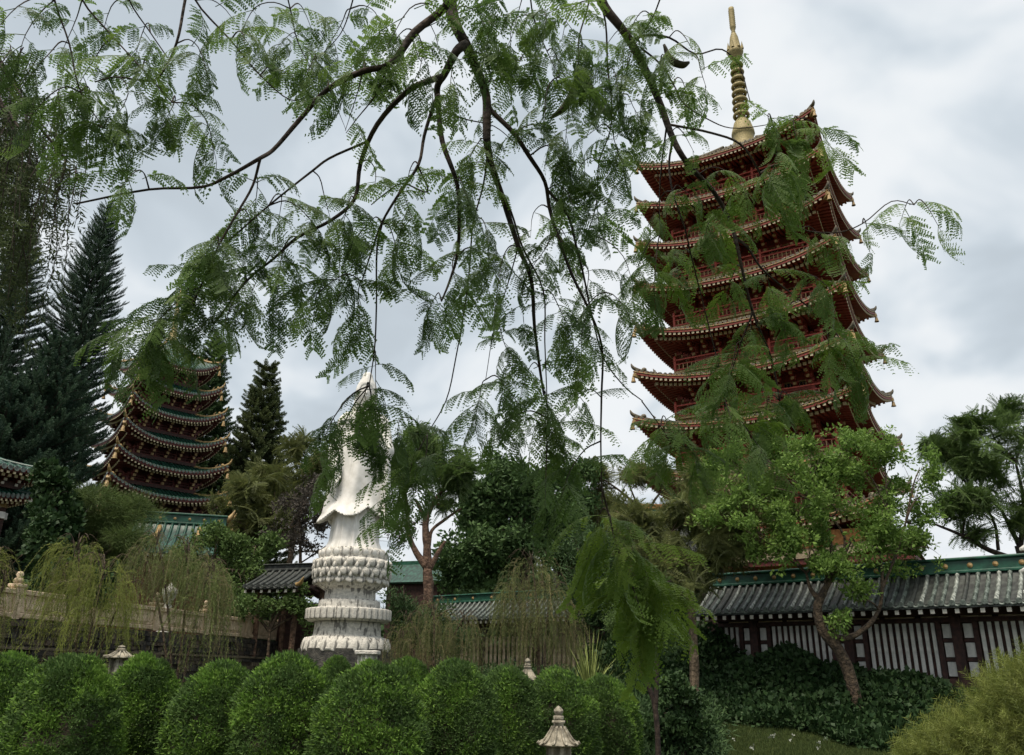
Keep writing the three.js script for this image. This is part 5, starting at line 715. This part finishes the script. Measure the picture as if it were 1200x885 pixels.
// ---------------------------------------------------------------- the overhanging tree
{
  const r = rng(4242), root = V(1.7, 0, 2.6), t = thing('overhanging_tree', 'feathery-leaved tree whose dark branches and seed pods hang over the whole view', 'tree', root), loc = (p) => p.sub(root);
  const depth = (y, o) => 2.75 + 0.75 * clamp(y / 520, -0.3, 1.1) + o;
  const P = (x, y, o = 0) => loc(at(x, y, depth(y, o)));
  // [radius at start, at end (mm), depth offset, points]
  const lines = [
    [33, 6, 0, [523, -70], [528, 10], [538, 37], [546, 55], [557, 78], [569, 112], [571, 140], [572, 170], [577, 197], [587, 224], [597, 258], [607, 290], [621, 324], [626, 382], [631, 432], [638, 463]],
    [14, 4, 0.02, [570, 122], [575, 130], [601, 156], [621, 183], [638, 213], [645, 244], [655, 278], [672, 324], [689, 358], [706, 405], [706, 466], [705, 517], [706, 590]],
    [8, 3, 0.05, [641, 222], [665, 251], [675, 288], [682, 314], [692, 368], [709, 422], [735, 455], [752, 470]],
    [7, 3, -0.03, [583, 214], [600, 248], [612, 290], [636, 340], [639, 400], [641, 490]],
    [22, 5, -0.08, [545, 52], [536, 60], [519, 88], [514, 102], [514, 125], [518, 166], [535, 217], [538, 258], [535, 300], [526, 331], [516, 353]],
    [12, 4, -0.12, [514, 112], [509, 124], [496, 159], [489, 193], [469, 227], [448, 261], [436, 290], [425, 330]],
    [5, 3, -0.14, [489, 193], [500, 225], [470, 215], [452, 226], [436, 240]],
    [6, 3, -0.14, [448, 261], [441, 290], [440, 360], [438, 410], [432, 452]],
    [15, 5, -0.2, [517, 90], [500, 96], [479, 105], [441, 146], [423, 190], [414, 234], [387, 258], [350, 278], [320, 303], [288, 329], [250, 380]],
    [7, 4, -0.24, [430, 166], [384, 186], [366, 200], [315, 241], [264, 285], [237, 312]],
    [19, 5, -0.3, [525, 2], [519, 12], [486, 37], [455, 76], [428, 83], [384, 105], [350, 141], [320, 176], [305, 186], [264, 208], [237, 219], [176, 222], [88, 239]],
    [7, 4, -0.34, [305, 186], [295, 217], [278, 251], [256, 288], [232, 340], [214, 376]],
    [5, 2, -0.3, [455, 77], [441, 112], [418, 139], [406, 156]],
    [5, 3, 0.05, [572, 172], [566, 215], [556, 262], [550, 310], [545, 350], [533, 420], [522, 470], [500, 510], [486, 540]],
    [6, 2, 0.1, [556, 60], [580, 72], [590, 88], [572, 96]], [5, 2, 0.1, [583, 76], [600, 70], [608, 72]],
    [5, 2, 0, [518, 130], [545, 140], [580, 148], [608, 170]], [4, 2, 0, [607, 290], [596, 330], [580, 380], [568, 445]],
    [28, 5, 0.35, [692, -40], [707, 7], [734, 41], [758, 85], [776, 125], [785, 156], [798, 183], [819, 205], [836, 224], [853, 254], [863, 285], [869, 314], [883, 365], [905, 420], [915, 470]],
    [9, 3, 0.4, [863, 280], [875, 290], [893, 314], [937, 351], [971, 378], [990, 405]],
    [8, 3, 0.4, [785, 146], [836, 156], [869, 169], [890, 203], [910, 241], [937, 268], [985, 272], [1012, 262], [1045, 236], [1072, 240]],
    [8, 3, 0.3, [740, 48], [755, 42], [785, 44], [815, 63], [846, 58], [866, 75], [880, 118]],
    [6, 2, 0.3, [751, 56], [775, 75], [788, 98], [802, 122], [830, 140], [856, 150], [905, 145], [935, 138]],
    [6, 3, 0.35, [781, 150], [775, 210], [773, 275]], [7, 3, 0.35, [788, 166], [785, 190], [788, 224], [805, 271], [808, 297], [819, 338], [836, 399], [842, 429]],
    [6, 3, 0.2, [703, 0], [709, 27], [713, 81], [716, 115], [716, 152], [703, 190], [699, 237], [689, 275], [676, 300]],
    [6, 3, 0.2, [690, -30], [689, 0], [680, 44], [677, 74], [672, 100]],
    [8, 4, -0.1, [222, -30], [217, 7], [207, 51], [193, 81], [176, 95], [136, 90], [110, 96]], [6, 3, 0, [228, -20], [230, 0], [271, 47], [305, 88], [339, 117], [356, 115]],
    [6, 3, -0.2, [60, -30], [64, 0], [81, 51], [95, 108], [120, 150]], [6, 3, -0.1, [92, -30], [97, 0], [132, 44], [166, 81], [200, 120]], [5, 3, -0.1, [148, -30], [151, 0], [175, 38], [197, 68]],
    [5, 2, 0.2, [780, -20], [765, 20], [740, 60], [730, 110]], [5, 2, 0.1, [420, -30], [412, 10], [398, 40], [370, 70]], [5, 2, 0.1, [330, -30], [340, 10], [350, 50], [372, 90]], [5, 2, 0.0, [620, -20], [625, 20], [640, 60], [655, 90]],
    [6, 3, 0.1, [706, 575], [712, 600], [722, 640], [742, 690], [755, 725]], [5, 2, 0.1, [883, 365], [868, 400], [856, 440], [850, 480]], [4, 2, 0.2, [752, 470], [775, 500], [792, 530]],
  ];
  const pts = [];
  for (const [r0, r1, off, ...l] of lines) { const p = l.map(([x, y], i) => P(x + (i ? (r() - 0.5) * 3 : 0), y, off + 0.05 * Math.sin(i * 1.3 + r0))); part(t, 'branch', mg([taper(p, [r0 / 1150, lerp(r0, r1, 0.55) / 1200, r1 / 1300], r0 > 12 ? 8 : 5, 4, 0.2)]), M.barkDark); l.forEach((q, i) => pts.push({ q, p: p[i], off })); }
  // limbs from the trunk, which stands behind the viewer, to where the branches come into view
  const crown = V(0.1, 4.6, -0.6), link = (x, y, off, r0, r1, via) => part(t, 'limb', mg([taper([crown, via, P(x, y, off)], [r0, (r0 + r1) / 2, r1], 8, 6, 0.15)]), M.barkDark);
  part(t, 'trunk', mg([taper([V(0, -0.3, 0), V(0.1, 1.5, 0.1), V(0, 3.2, -0.1), V(0.05, 4.2, -0.4), crown], [0.26, 0.2, 0.17, 0.14, 0.12], 10, 6, 0.2)]), M.barkDark);
  link(523, -70, 0, 0.1, 0.034, V(-0.9, 5.3, -2.6)); link(692, -40, 0.35, 0.09, 0.029, V(-0.4, 5.4, -2.8)); link(222, -30, -0.1, 0.06, 0.009, V(-2.2, 5.5, -2.4)); link(60, -30, -0.2, 0.05, 0.007, V(-2.8, 5.6, -2.2)); link(92, -30, -0.1, 0.04, 0.007, V(-2.5, 5.5, -2.5)); link(148, -30, -0.1, 0.04, 0.006, V(-2.4, 5.6, -2.6)); link(228, -20, 0, 0.04, 0.007, V(-2.0, 5.5, -2.6)); link(330, -30, 0.1, 0.04, 0.006, V(-1.7, 5.5, -2.6)); link(420, -30, 0.1, 0.04, 0.006, V(-1.4, 5.5, -2.6)); link(620, -20, 0, 0.04, 0.006, V(-0.9, 5.5, -2.6)); link(780, -20, 0.2, 0.04, 0.006, V(-0.3, 5.5, -2.6)); link(690, -30, 0.2, 0.03, 0.007, V(-0.6, 5.5, -2.6)); link(703, 0, 0.2, 0.03, 0.006, V(-0.5, 5.5, -2.7));
  // seed pods
  for (const l of [[[677, 78], [673, 103], [662, 125], [645, 139]], [[684, 88], [684, 106], [680, 124]], [[689, 88], [694, 108], [704, 126], [721, 141]], [[655, 276], [660, 290], [672, 296]], [[778, 52], [786, 70], [800, 76], [808, 73]]]) part(t, 'seed_pod', mg([taper(l.map(([x, y]) => P(x, y, 0.2)), [0.006, 0.016, 0.019, 0.017, 0.006], 7, 5, 0.15)]), M.pod);
  // a leaf: a stalk with paired side stalks, each lined with small leaflets
  const frondGeo = (seed) => {
    const q = rng(seed), n = 12 + Math.floor(q() * 5), L = 0.15 + 0.075 * q(), droop = 0.3 + 0.9 * q(), curl = (q() - 0.5) * 0.5, list = [], stalks = [], fwd = 0.45 + 0.3 * q();
    const C = (s) => V(L * (s - 0.14 * droop * s * s), -droop * L * 0.55 * s * s, curl * L * s * s);
    for (let i = 0; i < n; i++) for (const sd of [-1, 1]) {
      if (q() < 0.05) continue;
      const s = 0.14 + 0.86 * (i + 0.2 + q() * 0.45) / n, b = C(s), tg = C(s + 0.03).sub(C(s - 0.03)).normalize(), d = V(0, 0, sd * 0.8).addScaledVector(tg, fwd + 0.2 * (q() - 0.5)).add(V(0, -0.12 - 0.6 * q(), 0)).normalize(), l = 0.052 * (0.45 + 0.6 * Math.sin(Math.PI * (0.2 + 0.68 * s))) * (0.75 + 0.4 * q()), m = 7, bend = 0.15 + 0.7 * q();
      const Q = (v) => b.clone().addScaledVector(d, l * v).add(V(0, -bend * l * v * v, 0)), w = tg.clone().sub(d.clone().multiplyScalar(tg.dot(d))).normalize();
      stalks.push([b, d, w, l * 0.9, 0.0016, 0]);
      for (let j = 0; j < m; j++) for (const k of [-1, 1]) { const v = (j + 0.55) / m, dd = w.clone().multiplyScalar(k * 0.62).addScaledVector(d, 0.75).add(V(0, (q() - 0.5) * 0.5, 0)).normalize(); list.push([Q(v), dd, d.clone().sub(dd.clone().multiplyScalar(d.dot(dd))).normalize(), 0.0104 * (1.1 - 0.35 * v) * (0.8 + 0.4 * q()), 0.0062, 0.1]); }
    }
    const all = list.concat(stalks); const g = leafSoup(all.length, (i) => all[i]);
    return metreUV(mergeGeometries([raw(g), raw(taper([0, 0.25, 0.5, 0.75, 1].map(C), [0.0017, 0.0008], 3, 2))]));
  };
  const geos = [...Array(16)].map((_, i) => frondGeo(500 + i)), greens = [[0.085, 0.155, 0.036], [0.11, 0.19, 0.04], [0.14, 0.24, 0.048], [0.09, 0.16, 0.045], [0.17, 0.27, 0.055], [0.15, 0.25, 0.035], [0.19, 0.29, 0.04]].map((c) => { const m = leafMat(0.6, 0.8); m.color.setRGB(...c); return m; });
  const clusters = [[20, 8, 3], [90, 20, 4], [130, 8, 4], [265, 12, 3], [285, 40, 3], [325, 80, 3], [385, 100, 2], [355, 10, 3], [480, 10, 3], [505, 30, 2], [585, 60, 3], [580, 100, 2], [610, 5, 4], [665, 20, 4], [720, 40, 3], [735, 75, 3], [700, 150, 3], [730, 200, 2], [770, 110, 3], [800, 40, 2], [640, 110, 3], [665, 140, 3], [665, 225, 3], [625, 250, 2], [170, 70, 4], [150, 110, 4], [80, 150, 3], [480, 200, 2], [440, 200, 2], [380, 230, 2], [330, 230, 2], [310, 310, 4], [270, 360, 4], [730, 300, 2], [170, 30, 7], [110, 70, 8], [60, 60, 6], [232, 55, 7], [205, 118, 10], [240, 138, 8], [130, 140, 9], [105, 108, 7], [60, 110, 7], [30, 40, 6], [300, 8, 5], [340, 40, 7], [368, 68, 8], [400, 28, 7], [440, 15, 7], [425, 68, 5], [465, 45, 5], [495, 62, 5], [562, 18, 6], [600, 28, 7], [640, 18, 7], [620, 66, 5], [652, 66, 7], [682, 48, 6], [690, 98, 5], [722, 90, 7], [742, 125, 6], [658, 172, 7], [682, 192, 6], [640, 150, 4], [748, 18, 6], [778, 66, 5], [800, 95, 4], [822, 85, 3], [720, 165, 5], [560, 168, 8], [548, 196, 5], [530, 78, 4], [160, 200, 4], [420, 105, 3],
    [252, 282, 10], [292, 255, 8], [228, 322, 10], [280, 322, 9], [208, 352, 10], [188, 384, 12], [150, 388, 7], [240, 378, 7], [302, 212, 5], [332, 292, 5], [352, 245, 5], [408, 240, 8], [398, 292, 8], [432, 262, 7], [392, 328, 8], [420, 342, 6], [462, 282, 7], [472, 225, 5], [540, 212, 6], [568, 262, 7], [510, 348, 8], [530, 312, 5], [560, 295, 5], [640, 290, 6], [655, 360, 9], [682, 390, 8], [690, 322, 6], [660, 272, 6], [718, 345, 5], [700, 245, 5], [590, 400, 6], [562, 465, 9], [590, 450, 6], [602, 488, 6], [640, 468, 9], [650, 505, 8], [620, 432, 5], [682, 462, 5], [428, 460, 6], [392, 488, 6], [398, 508, 6], [436, 492, 5], [470, 490, 5], [482, 548, 8], [500, 528, 6], [468, 578, 6], [440, 432, 4], [640, 548, 5], [668, 552, 5], [612, 340, 3], [590, 300, 4],
    [770, 240, 5], [790, 292, 8], [768, 318, 8], [752, 302, 6], [800, 222, 5], [830, 262, 5], [850, 200, 6], [900, 135, 5], [930, 146, 5], [962, 155, 4], [910, 180, 9], [905, 210, 8], [925, 195, 6], [800, 155, 3], [860, 320, 5], [900, 322, 5], [880, 382, 7], [860, 420, 9], [920, 372, 7], [950, 322, 5], [990, 392, 9], [1000, 420, 8], [970, 392, 7], [900, 470, 9], [920, 460, 7], [830, 448, 7], [850, 470, 6], [880, 510, 6], [780, 490, 8], [800, 520, 8], [770, 512, 4], [960, 275, 5], [1062, 240, 4], [1085, 240, 2], [840, 245, 4], [1015, 262, 3],
    [718, 625, 9], [742, 672, 12], [758, 705, 10], [702, 606, 7], [740, 640, 9], [765, 680, 8]];
  const twigs = [], all = [];
  for (const [x, y, n] of clusters) {
    let best = pts[0], bd = 1e9; for (const k of pts) { const d = Math.hypot(k.q[0] - x, (k.q[1] - y) * (k.q[1] > y ? 1.8 : 1)); if (d < bd) { bd = d; best = k; } }
    const near = y > 590 ? 0.1 : 0, c = P(x, y, best.off + near + (r() - 0.5) * 0.3), nodes = [];
    const tipDir = c.clone().sub(best.p).normalize().multiplyScalar(0.6).add(V((r() - 0.5) * 0.7, -0.85, (r() - 0.5) * 0.7)).normalize(), Lt = 0.09 + 0.1 * r(), tip = c.clone().addScaledVector(tipDir, Lt), N = Math.round(n * (x < 320 && y < 200 ? 0.95 : 1.15));
    twigs.push(taper([best.p, best.p.clone().lerp(c, 0.5).add(V(0, 0.03, 0)), c, tip], [0.0038, 0.003, 0.0022, 0.001], 4, 3));
    for (let i = 0; i < N; i++) {
      const s = (i + r()) / N, b = s < 0.3 ? c.clone().lerp(best.p, (0.3 - s) / 0.3 * 0.5 * Math.min(1, 40 / Math.max(bd, 1))) : c.clone().lerp(tip, (s - 0.3) / 0.7), a = i * 2.4 + r() * 0.9, pit = lerp(0.25, -1.25, s) + (r() - 0.5) * 0.7;
      const d = V(Math.cos(a) * Math.cos(pit), Math.sin(pit), Math.sin(a) * Math.cos(pit)), yy = V((r() - 0.5) * 0.8, 1, (r() - 0.5) * 0.8), z = d.clone().cross(yy).normalize(), up = z.clone().cross(d), q = new THREE.Quaternion().setFromRotationMatrix(new THREE.Matrix4().makeBasis(d, up, z));
      all.push([b, q, (0.66 + 0.7 * r()) * (y > 590 ? 1.2 : 1), Math.floor(r() * geos.length), y > 590 ? 5 + Math.floor(r() * 2) : x > 740 ? [2, 4, 5, 1][Math.floor(r() * 4)] : Math.floor(r() * 5), r()]);  // lowest fronds get the brightest greens: light on them painted into leaf colour
    }
  }
  part(t, 'twigs', mg(twigs), M.barkDark, 'stuff');
  all.sort((a, b) => a[5] - b[5]);
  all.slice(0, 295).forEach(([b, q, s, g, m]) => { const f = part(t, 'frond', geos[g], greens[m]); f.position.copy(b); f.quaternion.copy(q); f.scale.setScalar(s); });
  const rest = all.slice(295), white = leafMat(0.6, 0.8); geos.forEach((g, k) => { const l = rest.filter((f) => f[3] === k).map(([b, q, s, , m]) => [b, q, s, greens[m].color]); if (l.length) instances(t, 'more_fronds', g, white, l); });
}
{ // weeping fine-leaved tree whose twigs hang in at the upper left
  const D = 5.4, r = rng(808), base = V(-5.6, 0, -4.2), t = thing('fine_leaved_tree', 'dark fine-leaved tree with drooping twigs hanging beside the tall conifers', 'tree', base), pl = [], wood = [];
  part(t, 'trunk', mg([taper([V(0, -0.2, 0), V(0.1, 2.5, 0), V(0, 5.2, -0.3), V(0.4, 6.6, -0.8)], [0.22, 0.17, 0.12, 0.06], 9, 5, 0.2)]), M.barkDark);
  const hang = [[-20, 60, 190, 16], [10, 90, 200, 18], [35, 120, 190, 16], [52, 150, 150, 12], [22, 150, 220, 18], [0, 180, 200, 16], [66, 172, 120, 9], [-15, 230, 160, 12], [40, 200, 150, 12], [12, 240, 130, 10], [80, 190, 60, 6], [100, 200, 40, 4], [120, 195, 36, 3], [150, 190, 60, 4], [180, 215, 70, 4], [215, 218, 50, 3]];
  for (const [px, py, len, n] of hang) {
    const far = px > 90, d0 = far ? 2.6 : D + (r() - 0.5) * 1.2, c = at(px, py, d0).sub(base), k = 1 / pxPerMetre(at(px, py, d0)), from = far ? null : V(0.3 + r() * 0.3, 5.6 + r(), -0.6);
    if (far) continue;
    wood.push(taper([from, from.clone().lerp(c, 0.5).add(V(0, 0.5, 0)), c], [0.03, 0.02, 0.008], 5, 4, 0.2));
    for (let i = 0; i < n * 0.7; i++) {
      const L = len * k * (0.5 + 0.6 * r()), s = c.clone().add(unit(r).multiplyScalar(0.28)), e = s.clone().add(V((r() - 0.3) * 0.35 * L, -L, (r() - 0.5) * 0.3 * L)), m = s.clone().lerp(e, 0.5).add(V((r() - 0.5) * 0.12, 0.08, 0)), cv = new THREE.QuadraticBezierCurve3(s, m, e);
      wood.push(taper([s, m, e], [0.006, 0.004, 0.002], 3, 4)); const nl = Math.round(L / 0.045);
      for (let j = 0; j < nl; j++) { const p = cv.getPoint((j + r()) / nl); pl.push([p, new THREE.Quaternion().setFromUnitVectors(V(0, 1, 0), V((r() - 0.5) * 1.9, -0.6, (r() - 0.5) * 1.9).normalize()), 0.5 + 0.4 * r(), tint(r, [0.045, 0.065, 0.028], [0.09, 0.12, 0.04])]); }
    }
  }
  part(t, 'twigs', mg(wood), M.barkDark, 'stuff'); foliage(t, 'drooping_leaves', [spray(12, 0.13, 0.085, 0.016, 301, 0.8), spray(10, 0.13, 0.075, 0.014, 302, 0.8)], M.leaf, pl);
}
renderer.render(scene, camera);
